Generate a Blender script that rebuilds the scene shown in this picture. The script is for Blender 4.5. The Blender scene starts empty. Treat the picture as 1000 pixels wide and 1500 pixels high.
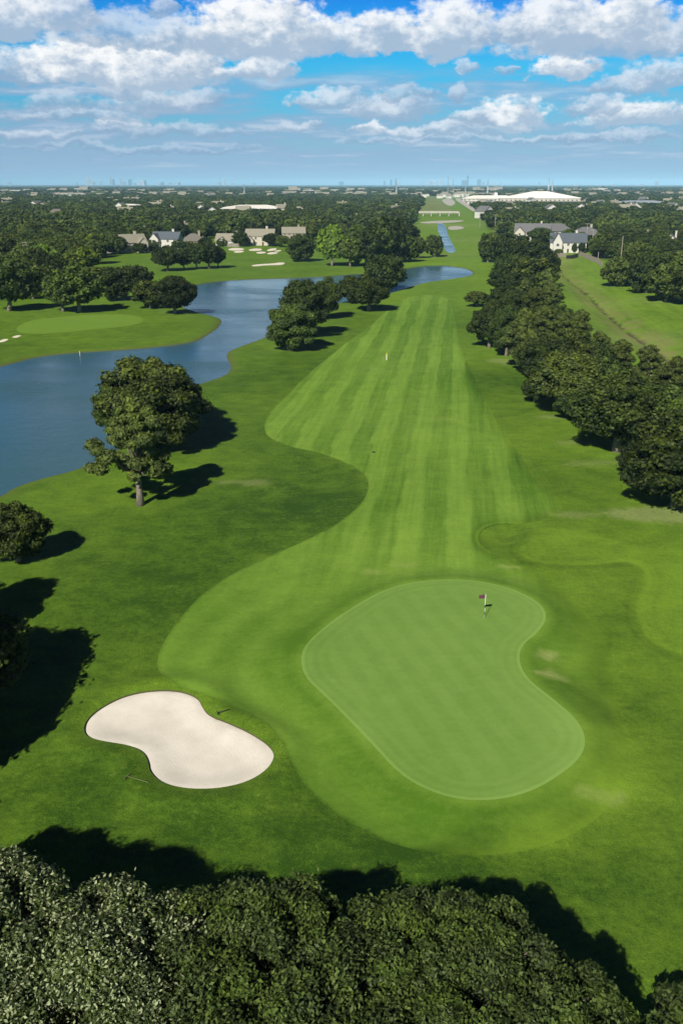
import bpy, math, random
import numpy as np
from mathutils import Vector, geometry
random.seed(7); rng = np.random.default_rng(7)
R = math.radians
scene = bpy.context.scene
COL = scene.collection

# ---------------------------------------------------------------- camera
CAM_H = 34.0; FPX = 1350.0; PITCH = math.atan(480.0/1350.0)
cam = bpy.data.cameras.new('camera'); camo = bpy.data.objects.new('camera', cam); COL.objects.link(camo)
camo.location = (0, 0, CAM_H); camo.rotation_euler = (math.pi/2-PITCH, 0, 0)
cam.sensor_fit = 'VERTICAL'; cam.sensor_height = 36.0; cam.lens = 36.0*FPX/1500.0
cam.clip_start = 0.5; cam.clip_end = 200000.0
scene.camera = camo
scene.view_settings.view_transform = 'Standard'
try: scene.view_settings.look = 'None'
except Exception: pass
scene.view_settings.exposure = 0.3; scene.view_settings.gamma = 1.0
scene.view_settings.use_curve_mapping = False
SP, CP = math.sin(PITCH), math.cos(PITCH)

# ---------------------------------------------------------------- sun
SUN_AZ = R(202.0); SUN_EL = R(37.0)          # compass bearing of the sun from +Y, clockwise
sd = bpy.data.lights.new('sun', 'SUN'); sd.energy = 5.0; sd.angle = R(0.5); sd.color = (1.0, 0.95, 0.86)
so = bpy.data.objects.new('sun', sd); COL.objects.link(so)
sdir = Vector((math.sin(SUN_AZ)*math.cos(SUN_EL), math.cos(SUN_AZ)*math.cos(SUN_EL), math.sin(SUN_EL)))
so.rotation_euler = sdir.to_track_quat('Z', 'Y').to_euler()

# ---------------------------------------------------------------- node helpers
class NT:
    def __init__(s, tree): s.t = tree; s.n = tree.nodes; s.l = tree.links
    def new(s, typ, **kw):
        nd = s.n.new(typ)
        for k, v in kw.items(): setattr(nd, k, v)
        return nd
    def put(s, sock, v):
        if isinstance(v, bpy.types.NodeSocket): s.l.new(v, sock)
        elif v is not None: sock.default_value = v
    def m(s, op, a, b=None, c=None, clamp=False):
        nd = s.new('ShaderNodeMath', operation=op, use_clamp=clamp)
        s.put(nd.inputs[0], a)
        if b is not None: s.put(nd.inputs[1], b)
        if c is not None: s.put(nd.inputs[2], c)
        return nd.outputs[0]
    def vm(s, op, a, b=None):
        nd = s.new('ShaderNodeVectorMath', operation=op); s.put(nd.inputs[0], a)
        if b is not None: s.put(nd.inputs[1], b)
        return nd.outputs[0] if op not in ('LENGTH', 'DOT_PRODUCT') else nd.outputs[1]
    def mix(s, f, a, b, mode='MIX'):
        nd = s.new('ShaderNodeMix', data_type='RGBA', blend_type=mode)
        s.put(nd.inputs[0], f)
        s.put(nd.inputs[6], c4(a)); s.put(nd.inputs[7], c4(b)); return nd.outputs[2]
    def noise(s, vec, scale, detail=3, rough=.55, dist=0.0, out=0):
        nd = s.new('ShaderNodeTexNoise'); s.put(nd.inputs['Vector'], vec)
        nd.inputs['Scale'].default_value = scale; nd.inputs['Detail'].default_value = detail
        nd.inputs['Roughness'].default_value = rough; nd.inputs['Distortion'].default_value = dist
        return nd.outputs[out]
    def ss(s, x, a, b):     # smoothstep a..b -> 0..1
        nd = s.new('ShaderNodeMapRange', interpolation_type='SMOOTHSTEP'); s.put(nd.inputs[0], x)
        s.put(nd.inputs[1], a); s.put(nd.inputs[2], b); return nd.outputs[0]
    def lin(s, x, a, b, c=0.0, d=1.0):
        nd = s.new('ShaderNodeMapRange'); s.put(nd.inputs[0], x)
        for i, v in enumerate((a, b, c, d)): s.put(nd.inputs[i+1], v)
        return nd.outputs[0]
    def comb(s, x, y, z=0.0):
        nd = s.new('ShaderNodeCombineXYZ')
        for i, v in enumerate((x, y, z)): s.put(nd.inputs[i], v)
        return nd.outputs[0]
    def sep(s, v):
        nd = s.new('ShaderNodeSeparateXYZ'); s.put(nd.inputs[0], v); return nd.outputs
    def attr(s, name, out='Fac'):
        nd = s.new('ShaderNodeAttribute', attribute_name=name); return nd.outputs[out]
    def ramp(s, f, stops):
        nd = s.new('ShaderNodeValToRGB'); s.put(nd.inputs[0], f); e = nd.color_ramp.elements
        while len(e) < len(stops): e.new(0.5)
        for el, (p, c) in zip(e, stops): el.position = p; el.color = c4(c)
        return nd.outputs[0]
def c4(c):
    if isinstance(c, (tuple, list)) and len(c) == 3: return (c[0], c[1], c[2], 1.0)
    return c
def srgb(r, g, b):
    f = lambda v: (v/255/12.92) if v/255 <= .04045 else ((v/255+.055)/1.055)**2.4
    return (f(r), f(g), f(b))
def newmat(name):
    m = bpy.data.materials.new(name); m.use_nodes = True; t = NT(m.node_tree)
    p = m.node_tree.nodes['Principled BSDF']
    return m, t, p

# ---------------------------------------------------------------- sky with broken cumulus
def el_of(y): return -(PITCH + math.atan((y-750.0)/FPX))
def az_of(x): return math.atan((x-500.0)/FPX/ (CP+ .14))   # bearing near the horizon
SKY_STRENGTH = 0.05
def build_world():
    w = bpy.data.worlds.new('World'); w.use_nodes = True
    n = NT(w.node_tree); bg = w.node_tree.nodes['Background']; bg.inputs[1].default_value = SKY_STRENGTH
    sky = n.new('ShaderNodeTexSky', sky_type='NISHITA'); sky.sun_disc = False
    sky.sun_elevation = SUN_EL; sky.sun_rotation = SUN_AZ; sky.air_density = 1.0; sky.dust_density = 0.6; sky.ozone_density = 2.0
    d = n.new('ShaderNodeTexCoord').outputs['Generated']
    s = n.sep(d)
    el = n.m('ARCSINE', s[2]); az = n.m('ARCTAN2', s[0], s[1])
    K = .83/SKY_STRENGTH
    C = lambda r, g, b: tuple(v*K for v in srgb(r, g, b))
    # clear air: the physical sky, tinted by height to the polarised blue of the photograph
    tint = n.ramp(n.lin(el, 0.0, 0.35), [(0.0, (.10, .21, .34)), (.14, (.10, .24, .36)), (.30, (.035, .28, .41)), (.39, (.014, .26, .43)), (.48, (.012, .185, .44)), (.58, (.012, .15, .42)), (.72, (.04, .10, .17)), (.85, (.008, .02, .032)), (1.0, (.006, .014, .022))])
    base = n.mix(1.0, sky.outputs[0], tint, 'MULTIPLY')
    gain = n.new('ShaderNodeVectorMath', operation='SCALE'); n.put(gain.inputs[0], base)
    n.put(gain.inputs[3], SKYGAIN); base = gain.outputs[0]
    # low veil over the horizon
    veil = n.m('MULTIPLY', n.ss(el, R(4.6), R(.4)), n.lin(az, -.33, .3, .95, .8), clamp=True)
    base = n.mix(veil, base, C(150, 182, 213))
    # coordinates for the puffs, in radians
    co = n.comb(az, n.m('MULTIPLY', el, 1.5), 0.0)
    wn = n.new('ShaderNodeTexNoise'); n.put(wn.inputs['Vector'], co); wn.inputs['Scale'].default_value = 26; wn.inputs['Detail'].default_value = 6; wn.inputs['Roughness'].default_value = .6
    wsep = n.sep(wn.outputs['Color'])
    dx = n.m('MULTIPLY', n.m('SUBTRACT', wsep[0], .5), .075)
    dy = n.m('MULTIPLY', n.m('SUBTRACT', wsep[1], .5), .034)
    azw = n.m('ADD', az, dx); elw = n.m('ADD', el, dy)
    fine = n.noise(co, 75, 6, .62)
    mid = n.noise(co, 30, 4, .6)
    # high broken layer low in the sky: rows of small flat clouds
    rows = n.comb(n.m('MULTIPLY', az, 9.0), n.m('MULTIPLY', n.m('POWER', n.m('MAXIMUM', el, .004), .55), 34.0), 0.0)
    rn = n.noise(rows, 1.0, 6, .58)
    rmask = n.m('MULTIPLY', n.ss(rn, .37, .58), n.m('MULTIPLY', n.ss(el, R(6.6), R(5.2)), n.ss(el, R(.4), R(1.5))))
    rmask = n.m('MULTIPLY', rmask, n.lin(az, -.33, .33, .85, .6))
    col = n.mix(rmask, base, n.mix(n.ss(rn, .5, .72), C(142, 172, 206), C(206, 216, 230)))
    for (cx, by, hw, h, br) in CLOUDS:
        ca, ce = az_of(cx), el_of(by); wa = hw/FPX*.90; wh = h/FPX*.90
        u = n.m('DIVIDE', n.m('SUBTRACT', azw, ca), wa)
        v = n.m('DIVIDE', n.m('SUBTRACT', elw, ce), wh)
        vb = n.m('MAXIMUM', v, n.m('MULTIPLY', v, -3.6))          # flat base, rounded top
        r2 = n.m('ADD', n.m('MULTIPLY', u, u), n.m('MULTIPLY', vb, vb))
        dens = n.m('ADD', n.m('SUBTRACT', 1.0, r2), n.m('MULTIPLY', n.m('SUBTRACT', fine, .5), 1.3))
        mask = n.ss(dens, -.05, .62)
        t = n.m('ADD', v, n.m('ADD', n.m('MULTIPLY', n.m('SUBTRACT', mid, .5), 1.5), n.m('MULTIPLY', n.m('SUBTRACT', fine, .5), 1.1)))
        t = n.m('SUBTRACT', t, n.m('MULTIPLY', u, .12))
        lit = n.ss(t, -.1, .75)
        lo = (128+42*br, 158+32*br, 192+20*br); hi = (186+68*br, 204+50*br, 226+28*br)
        col = n.mix(n.m('MULTIPLY', mask, .55+.42*br), col, n.mix(lit, C(*lo), C(*hi)))
    w.node_tree.links.new(col, bg.inputs[0])
    # the rest of the sky, away from the cloud bank, is the same clear air
    bg2 = n.new('ShaderNodeBackground'); bg2.inputs[1].default_value = SKY_STRENGTH; w.node_tree.links.new(base, bg2.inputs[0])
    ms = n.new('ShaderNodeMixShader'); inside = n.m('MULTIPLY', n.m('LESS_THAN', el, R(14)), n.m('MULTIPLY', n.m('GREATER_THAN', el, R(.2)), n.m('LESS_THAN', n.m('ABSOLUTE', az), .6)))
    n.put(ms.inputs[0], inside); w.node_tree.links.new(bg2.outputs[0], ms.inputs[1]); w.node_tree.links.new(bg.outputs[0], ms.inputs[2])
    w.node_tree.links.new(ms.outputs[0], w.node_tree.nodes['World Output'].inputs[0])
SKYGAIN = 4.3
CLOUDS = [  # bearing px, base px, half width, height, brightness; far ones first
 (700, 207, 260, 11, .25), (200, 222, 230, 10, .1), (900, 205, 120, 14, .3),
 (60, 208, 80, 14, .4), (250, 196, 170, 18, .3), (540, 190, 36, 15, .9), (650, 196, 130, 16, .6), (430, 188, 45, 14, .4),
 (175, 185, 45, 14, .8), (110, 176, 110, 16, .35), (935, 181, 85, 32, .9), (870, 165, 60, 20, .5), (570, 165, 80, 30, .55), (480, 150, 62, 24, .6), (590, 140, 40, 20, .3),
 (745, 180, 66, 38, 1.0), (690, 182, 40, 20, .6), (235, 158, 90, 38, .6), (90, 160, 60, 26, .35), (300, 155, 45, 26, .3), (170, 140, 45, 24, .6),
 (960, 132, 70, 40, .6), (900, 140, 50, 22, .4), (664, 140, 17, 26, .35), (686, 104, 24, 18, .45), (740, 108, 18, 12, .3), (822, 114, 52, 34, 1.0),
 (40, 118, 90, 46, .5), (120, 112, 95, 54, 1.0), (215, 118, 130, 58, 1.0), (296, 100, 38, 46, 1.0), (392, 108, 48, 36, .9), (350, 112, 50, 22, .8),
 (200, 66, 130, 46, .45), (20, 50, 75, 66, .9), (105, 40, 60, 60, .8), (320, 70, 120, 46, .6), (250, 20, 30, 30, .5),
 (480, 70, 70, 50, .85), (385, 66, 120, 84, 1.0), (565, 64, 70, 46, .95), (655, 66, 75, 78, .95), (985, 72, 70, 32, .6),
 (880, 76, 160, 60, .65), (800, 62, 90, 80, .9), (910, 60, 60, 72, .95), (730, 60, 60, 34, .6)]
build_world(); scene.world = bpy.data.worlds['World']

# ---------------------------------------------------------------- ground plan: sight lines of the photograph met with the level ground
def G(px, py, z=0.0):
    u = (px-500.0)/FPX; v = (py-750.0)/FPX
    dep = SP+v*CP
    zc = (CAM_H-z)/dep
    return (u*zc, zc*(CP-v*SP))
def depth(x, y, z=0.0): return y*CP+(CAM_H-z)*SP
def tag(o, label=None, cat=None, group=None, kind=None):
    if label: o['label'] = label
    if cat: o['category'] = cat
    if group: o['group'] = group
    if kind: o['kind'] = kind
    return o
def mesh_obj(name, verts, faces, mat=None, parent=None, smooth=False):
    me = bpy.data.meshes.new(name); me.from_pydata([tuple(v) for v in verts], [], faces)
    if smooth:
        me.polygons.foreach_set('use_smooth', [True]*len(me.polygons))
    me.update()
    o = bpy.data.objects.new(name, me); COL.objects.link(o)
    if mat:
        for mm in (mat if isinstance(mat, list) else [mat]): me.materials.append(mm)
    if parent: o.parent = parent
    return o
def np_mesh(name, V, Q, mats=None):      # quads or tris, numpy
    V = np.asarray(V, np.float32); Q = np.asarray(Q, np.int32)
    me = bpy.data.meshes.new(name); k = Q.shape[1]
    me.vertices.add(len(V)); me.vertices.foreach_set('co', V.ravel())
    me.loops.add(Q.size); me.loops.foreach_set('vertex_index', Q.ravel())
    me.polygons.add(len(Q)); me.polygons.foreach_set('loop_start', np.arange(0, Q.size, k, dtype=np.int32))
    me.update(calc_edges=True)
    for mm in (mats or []): me.materials.append(mm)
    return me
def fattr(me, name, arr, dom='POINT'):
    a = me.attributes.new(name, 'FLOAT', dom); a.data.foreach_set('value', np.asarray(arr, np.float32))
def empty(name, loc=(0, 0, 0), rz=0.0, sc=None):
    o = bpy.data.objects.new(name, None); o.location = loc; o.rotation_euler = (0, 0, rz)
    o.empty_display_size = .5
    if sc: o.scale = sc
    COL.objects.link(o); return o
class MB:
    def __init__(s): s.v = []; s.f = []
    def poly(s, pts):
        k = len(s.v); s.v += [tuple(p) for p in pts]; s.f.append(tuple(range(k, k+len(pts))))
    def box(s, x0, x1, y0, y1, z0, z1):
        k = len(s.v); s.v += [(x, y, z) for z in (z0, z1) for (x, y) in ((x0, y0), (x1, y0), (x1, y1), (x0, y1))]
        for f in ((0, 3, 2, 1), (4, 5, 6, 7), (0, 1, 5, 4), (1, 2, 6, 5), (2, 3, 7, 6), (3, 0, 4, 7)): s.f.append(tuple(k+i for i in f))
    def tube(s, pts, rad, n=8, cap=True):
        pts = [Vector(p) for p in pts]; rings = []
        for i, p in enumerate(pts):
            a = pts[max(i-1, 0)]; b = pts[min(i+1, len(pts)-1)]; t = (b-a).normalized()
            x = t.cross(Vector((0, 1, 0)) if abs(t.y) < .9 else Vector((1, 0, 0))).normalized(); y = t.cross(x)
            r = rad[i] if isinstance(rad, (list, tuple)) else rad
            k = len(s.v); rings.append(k)
            for j in range(n):
                q = 2*math.pi*j/n; s.v.append(tuple(p+x*(r*math.cos(q))+y*(r*math.sin(q))))
        for a, b in zip(rings[:-1], rings[1:]):
            for j in range(n): s.f.append((a+j, a+(j+1) % n, b+(j+1) % n, b+j))
        if cap:
            s.f.append(tuple(rings[0]+j for j in range(n))[::-1]); s.f.append(tuple(rings[-1]+j for j in range(n)))
    def build(s, name, mat, parent=None, smooth=False): return mesh_obj(name, s.v, s.f, mat, parent, smooth)
# ---------------------------------------------------------------- plan outlines
def chaikin(P, it=2, closed=True):
    P = [tuple(p) for p in P]
    for _ in range(it):
        Q = []; n = len(P)
        rng_ = range(n) if closed else range(n-1)
        if not closed: Q.append(P[0])
        for i in rng_:
            a, b = P[i], P[(i+1) % n]
            Q.append((a[0]*.75+b[0]*.25, a[1]*.75+b[1]*.25)); Q.append((a[0]*.25+b[0]*.75, a[1]*.25+b[1]*.75))
        if not closed: Q.append(P[-1])
        P = Q
    return P
def plan(pxs, it=2, closed=True): return chaikin([G(*p) for p in pxs], it, closed)
def resample(P, step, closed=True):
    out = []; n = len(P)
    for i in range(n if closed else n-1):
        a = np.array(P[i]); b = np.array(P[(i+1) % n]); L = np.hypot(*(b-a))
        st = step(a) if callable(step) else step
        k = max(1, int(round(L/st)))
        for j in range(k): out.append(tuple(a+(b-a)*j/k))
    if not closed: out.append(P[-1])
    o2 = [out[0]]
    for p in out[1:]:
        st = step(p) if callable(step) else step
        if math.hypot(p[0]-o2[-1][0], p[1]-o2[-1][1]) > st*.45: o2.append(p)
    return o2
BUNKER = plan([(122, 1068), (128, 1052), (150, 1034), (182, 1018), (222, 1010), (262, 1010), (290, 1020), (297, 1036), (306, 1048), (336, 1060), (370, 1076), (396, 1094), (403, 1110), (392, 1130), (362, 1149), (318, 1159), (270, 1159), (236, 1150), (219, 1132), (218, 1118), (210, 1102), (188, 1092), (150, 1086), (128, 1080)])
GREEN = plan([(440, 972), (446, 950), (476, 922), (516, 894), (562, 868), (610, 856), (665, 853), (715, 858), (760, 872), (792, 890), (801, 910), (788, 932), (764, 950), (758, 972), (770, 1000), (806, 1028), (842, 1058), (858, 1088), (850, 1118), (812, 1148), (770, 1170), (720, 1180), (668, 1178), (620, 1162), (582, 1138), (548, 1100), (510, 1060), (472, 1022), (446, 998)])
FAIRWAY = plan([(600, 434), (572, 450), (540, 478), (500, 506), (455, 545), (420, 578), (394, 602), (386, 622), (390, 640), (420, 654), (468, 664), (508, 678), (534, 694), (541, 712), (532, 738), (500, 766), (455, 789), (402, 812), (350, 834), (302, 864), (262, 904), (236, 944), (228, 974), (244, 1000), (284, 1012), (330, 1032), (380, 1056), (412, 1086), (424, 1118), (446, 1154), (492, 1196), (550, 1230), (620, 1249), (700, 1253), (780, 1242), (850, 1214), (902, 1172), (922, 1122), (916, 1070), (894, 1010), (900, 960), (870, 905), (820, 862), (760, 830), (722, 812), (701, 796), (704, 780), (726, 770), (770, 768), (800, 762), (830, 745), (800, 715), (770, 682), (742, 640), (722, 606), (694, 556), (672, 504), (668, 474), (662, 440), (640, 432)])
HOLLOW = plan([(703, 792), (708, 778), (730, 769), (762, 770), (778, 776), (768, 790), (762, 806), (775, 818), (740, 815), (715, 806)])
SEMI = plan([(765, 802), (778, 818), (830, 829), (880, 826), (920, 820), (948, 834), (948, 856), (936, 884), (937, 912), (956, 940), (1000, 962), (1300, 1010), (1300, 820), (1050, 800), (960, 806), (900, 790), (840, 776), (800, 772), (775, 780)])
POND = plan([(-60, 745), (0, 722), (20, 708), (60, 695), (115, 682), (160, 662), (210, 626), (250, 588), (280, 562), (310, 553), (332, 545), (340, 534), (331, 520), (334, 511), (360, 501), (390, 491), (412, 477), (440, 459), (465, 448), (490, 443), (512, 438), (560, 431), (590, 421), (620, 412), (660, 407), (690, 402), (694, 397), (680, 391), (650, 387), (620, 388), (600, 391), (570, 396), (535, 399), (505, 401), (480, 403), (440, 405), (400, 406), (345, 408), (300, 412), (282, 417), (270, 428), (262, 445), (280, 452), (300, 458), (320, 462), (326, 468), (318, 479), (300, 490), (288, 497), (250, 503), (200, 508), (150, 511), (100, 514), (50, 520), (25, 527), (-10, 536), (-150, 560), (-300, 620), (-320, 700), (-180, 770)], 2)
CHANNEL = plan([(641, 326), (650, 328), (654, 336), (656, 346), (662, 356), (669, 369), (653, 369), (648, 356), (644, 345), (640, 336)])
FARGREEN = plan([(22, 484), (30, 474), (70, 465), (150, 460), (198, 462), (214, 468), (196, 477), (150, 482), (80, 488), (40, 489)])
PRACT = [plan(p, 1) for p in (
    [(334, 365), (342, 363), (358, 364), (357, 366.5), (345, 367.5), (335, 367)], [(341, 369), (350, 367.6), (358, 368), (356, 370), (345, 370.5)],
    [(364, 366), (372, 364), (384, 364.5), (383, 367), (372, 368), (365, 367.5)], [(374, 370), (382, 368.4), (390, 369), (388, 371), (378, 371.5)],
    [(390, 366.5), (398, 364), (406, 364), (403, 367), (392, 368)], [(390, 371), (398, 369), (408, 369.6), (405, 371.6), (394, 372.5)],
    [(400, 368), (408, 366.3), (413, 367), (408, 368.7)],
    [(367, 389), (380, 387.4), (400, 386.5), (410, 384.5), (418, 385), (415, 387.5), (408, 388.5), (390, 388.8), (372, 390.3)],
    [(0, 498), (6, 495.5), (14, 496), (6, 499.5), (-4, 500)], [(17, 493.5), (24, 491), (32, 490.5), (30, 492.5), (22, 495)])]
ROUGHPATH = resample(plan([(813, 372), (822, 395), (833, 404), (846, 412), (868, 432), (898, 458), (924, 478), (960, 503), (1000, 528), (1060, 560), (1200, 640)], 2, False), 2.0, False)
RIDGE = resample(plan([(765, 802), (764, 812), (778, 822), (830, 829), (880, 826), (920, 820), (948, 834), (948, 856), (936, 884), (937, 912), (956, 940), (1000, 962)], 2, False), .6, False)
APRON = resample(plan([(412, 1086), (424, 1118), (446, 1154), (492, 1196), (550, 1230), (620, 1249), (700, 1253), (780, 1242), (850, 1214), (902, 1172), (922, 1122), (916, 1070)], 2, False), .8, False)

def segdist(P, L, closed=True):
    """distance from points P (n,2) to the polyline L"""
    A = np.array(L, float); B = np.roll(A, -1, 0) if closed else A[1:]
    if not closed: A = A[:-1]
    d = np.full(len(P), 1e9)
    lo = A.min(0)-60; hi = A.max(0)+60
    near = np.where((P[:, 0] > lo[0]) & (P[:, 0] < hi[0]) & (P[:, 1] > lo[1]) & (P[:, 1] < hi[1]))[0]
    for c in range(0, len(near), 4000):
        ix = near[c:c+4000]; p = P[ix][:, None, :]; ab = (B-A)[None]; ap = p-A[None]
        t = np.clip((ap*ab).sum(-1)/np.maximum((ab*ab).sum(-1), 1e-9), 0, 1)
        q = ap-ab*t[..., None]; d[ix] = np.sqrt((q*q).sum(-1)).min(1)
    return d
def inside(P, L):
    A = np.array(L, float); B = np.roll(A, -1, 0); r = np.zeros(len(P), bool)
    lo = A.min(0); hi = A.max(0)
    near = np.where((P[:, 0] >= lo[0]) & (P[:, 0] <= hi[0]) & (P[:, 1] >= lo[1]) & (P[:, 1] <= hi[1]))[0]
    x = P[near, 0]; y = P[near, 1]; c = np.zeros(len(near), bool)
    for (x1, y1), (x2, y2) in zip(A, B):
        if y1 == y2: continue
        k = ((y1 > y) != (y2 > y)) & (x < (x2-x1)*(y-y1)/(y2-y1)+x1); c ^= k
    r[near] = c; return r
def sdist(P, L):                                    # negative inside
    d = segdist(P, L); return np.where(inside(P, L), -d, d)
def vnoise(P, s, seed):
    q = P/s+seed*17.31; i = np.floor(q).astype(np.int64); f = q-i; f = f*f*(3-2*f)
    def h(a, b):
        v = np.sin(a*127.1+b*311.7+seed*74.7)*43758.5453; return v-np.floor(v)
    return (h(i[:, 0], i[:, 1])*(1-f[:, 0])*(1-f[:, 1])+h(i[:, 0]+1, i[:, 1])*f[:, 0]*(1-f[:, 1])+h(i[:, 0], i[:, 1]+1)*(1-f[:, 0])*f[:, 1]+h(i[:, 0]+1, i[:, 1]+1)*f[:, 0]*f[:, 1])-.5
sm = lambda x, a, b: (lambda t: t*t*(3-2*t))(np.clip((x-a)/(b-a), 0, 1))
WATER_Z = -.55
def relief(P):
    """height of the course (m) and the fields the materials need"""
    P = np.asarray(P, float)
    dp = sdist(P, POND); db = sdist(P, BUNKER); dg = sdist(P, GREEN); dc = sdist(P, CHANNEL)
    dd = segdist(P, ROUGHPATH, False); dr = segdist(P, RIDGE, False)
    z = .5*vnoise(P, 26, 1)+.22*vnoise(P, 9, 2)+.06*vnoise(P, 3.5, 3)
    z = z*sm(-np.abs(dg), -9, -1)*-1+z if False else z
    zg = .35+.10*vnoise(P, 14, 6)
    kg = sm(-dg, -5.5, .3); z = z*(1-kg)+zg*kg                       # the green sits on a low pad
    z -= .14*np.exp(-((dg-3.2)/1.8)**2)*(dg > 0)*.9                  # and a swale runs round it
    z += .22*np.exp(-((db-1.3)/1.0)**2)*sm(db, 0, .5)
    z = z-.10*sm(-db, 0, .35)-.22*sm(-db, 0, 2.2)
    z += .07*np.exp(-((dr-1.5)/1.8)**2)-.03*np.exp(-(dr/.6)**2)
    kh = sdist(P, HOLLOW); z -= .22*sm(-kh, -.8, 2.0)
    z -= 1.5*np.exp(-(dd/7.)**2)+.9*np.exp(-(dd/1.1)**2)             # ditch beyond the trees
    for L, d in ((POND, dp), (CHANNEL, dc)):
        k = sm(-d, -5.0, -.0); z = z*(1-k)+(WATER_Z+.28)*k
        z = np.where(d < .9, np.minimum(z, WATER_Z+.28*sm(d, 0, .9)), z)
        z = np.where(d < 0, WATER_Z, z)
    far = sm(P[:, 1], 420, 700); z = z*(1-far)
    return z, dict(dp=dp, db=db, dg=dg, dd=dd, dr=dr)
def H(x, y): return float(relief([(x, y)])[0][0])

# ---------------------------------------------------------------- one triangulation, split into the kinds of turf, sand and water
def build_land():
    st = lambda p: max(.35, .006*math.hypot(p[0], p[1]))
    loops = [('bunker', BUNKER), ('green', GREEN), ('fairway', FAIRWAY), ('pond', POND), ('channel', CHANNEL), ('fargreen', FARGREEN)]+[('pract', p) for p in PRACT]
    V = []; E = []; rs = {}
    polys = []
    for nm, L in loops:
        Q = resample(L, st); k = len(V); V += Q; E += [(k+i, k+(i+1) % len(Q)) for i in range(len(Q))]; polys.append((nm, Q))
    A = np.array(V)
    extra = []
    for nm, Q in polys:                              # companion rings for lips and banks
        q = np.array(Q); t = np.roll(q, -1, 0)-np.roll(q, 1, 0); t /= np.maximum(np.hypot(t[:, 0], t[:, 1])[:, None], 1e-6); nrm = np.stack([t[:, 1], -t[:, 0]], 1)
        offs = {'bunker': (-2.2, -1.2, -.5, .5, 1.2, 2.2), 'green': (-.7, .7, 1.8, 3.2), 'pond': (.9, -.9, 2.2, -2.2), 'channel': (1.2, -1.2)}.get(nm, (-.6, .6))
        for o in offs: extra.append(q+nrm*o)
    r = 16.0; rings = []
    while r < 90000:
        ratio = .011 if r < 320 else (.03 if r < 3000 else .12)
        rings.append(r); r *= 1+ratio
    pts = []
    for i, rr in enumerate(rings):
        stp = max(.011 if rr < 320 else .02, .0); th = np.arange(-.75, .75, stp)+(i % 2)*stp/2
        pts.append(np.stack([rr*np.sin(th), rr*np.cos(th)], 1))
        if i % 4 == 0:
            th = np.arange(.8, 2*math.pi-.8, .06); pts.append(np.stack([rr*np.sin(th), rr*np.cos(th)], 1))
    pts.append(np.array([(0, 0), (4, 4), (-6, 2), (5, -7), (-7, -6)], float))
    for L in (ROUGHPATH, RIDGE):
        q = np.array(resample(L, 1.0 if L is RIDGE else 2.0, False)); t = np.gradient(q, axis=0); t /= np.hypot(t[:, 0], t[:, 1])[:, None]; nrm = np.stack([t[:, 1], -t[:, 0]], 1)
        for o in (-1.1, 0, 1.1): extra.append(q+nrm*o)
    P = np.concatenate(pts+extra)
    P += rng.normal(0, 1, P.shape)*np.hypot(P[:, 0], P[:, 1])[:, None]*.0012
    # drop free points crowding a constrained outline
    d = np.full(len(P), 1e9)
    for nm, Q in polys: d = np.minimum(d, segdist(P, Q))
    P = P[d > np.maximum(.18, .0025*np.hypot(P[:, 0], P[:, 1]))]
    allp = [Vector(p) for p in V]+[Vector(p) for p in P]
    vs, es, fs, *_ = geometry.delaunay_2d_cdt(allp, E, [], 0, 1e-5)
    X = np.array([tuple(v) for v in vs]); F = np.array([f for f in fs if len(f) == 3], np.int32)
    z, fld = relief(X)
    cen = X[F].mean(1)
    kind = np.zeros(len(F), int)
    order = ['fairway', 'fargreen', 'pract', 'green', 'bunker', 'pond', 'channel']
    for ki, nm in enumerate(order, 1):
        for n2, Q in polys:
            if n2 == nm: kind[inside(cen, Q)] = ki
    df = segdist(X, FAIRWAY)
    sf = sdist(X, FAIRWAY)
    hol = sdist(X, HOLLOW); semi = sdist(X, SEMI); dap = segdist(X, APRON, False)
    tone = tone_field(X); dry = dry_field(X, fld)
    wood = wood_field(X)
    def emit(name, kinds, mat, label=None, cat=None, skirt=None, lower=0.0, raise_=0.0):
        sel = np.isin(kind, kinds)
        if not sel.any(): return None
        f = F[sel]; used = np.unique(f); mp = np.full(len(X), -1); mp[used] = np.arange(len(used))
        zz = z[used]+raise_
        V3 = np.column_stack([X[used], zz]); Q = mp[f]
        me = np_mesh(name, V3, Q, [mat])
        fattr(me, 'dg', fld['dg'][used]); fattr(me, 'db', fld['db'][used]); fattr(me, 'dp', np.clip(fld['dp'][used], -50, 50)); fattr(me, 'dd', np.clip(fld['dd'][used], 0, 60))
        fattr(me, 'df', df[used]); fattr(me, 'sf', np.clip(sf[used], -60, 60)); fattr(me, 'tone', tone[used]); fattr(me, 'dry', dry[used])
        fattr(me, 'wood', wood[used]); fattr(me, 'hol', np.clip(hol[used], -9, 30)); fattr(me, 'semi', np.clip(semi[used], -30, 30)); fattr(me, 'dr', np.clip(fld['dr'][used], 0, 30)); fattr(me, 'dap', np.clip(dap[used], 0, 60))
        me.polygons.foreach_set('use_smooth', [True]*len(me.polygons))
        o = bpy.data.objects.new(name, me); COL.objects.link(o); tag(o, kind='structure')
        return o
    emit('ground', [0], M['rough'])
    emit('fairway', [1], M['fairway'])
    emit('far_putting_green', [2], M['green2'])
    emit('sand_patches', [3], M['sand2'])
    emit('putting_green', [4], M['green'])
    # the bunker floor lies below its lip, a turf edge drops to it
    z0 = z.copy(); sel = np.unique(F[kind == 5]); z[sel] -= .13*(fld['db'][sel] > -.02)+.0
    emit('sand_bunker', [5], M['sand'])
    z[:] = z0
    bq = polys[0][1]; n = len(bq); bz = relief(np.array(bq))[0]
    vv = [(p[0], p[1], h+.012) for p, h in zip(bq, bz)]+[(p[0]*1.0, p[1], h-.34) for p, h in zip(bq, bz)]
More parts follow.
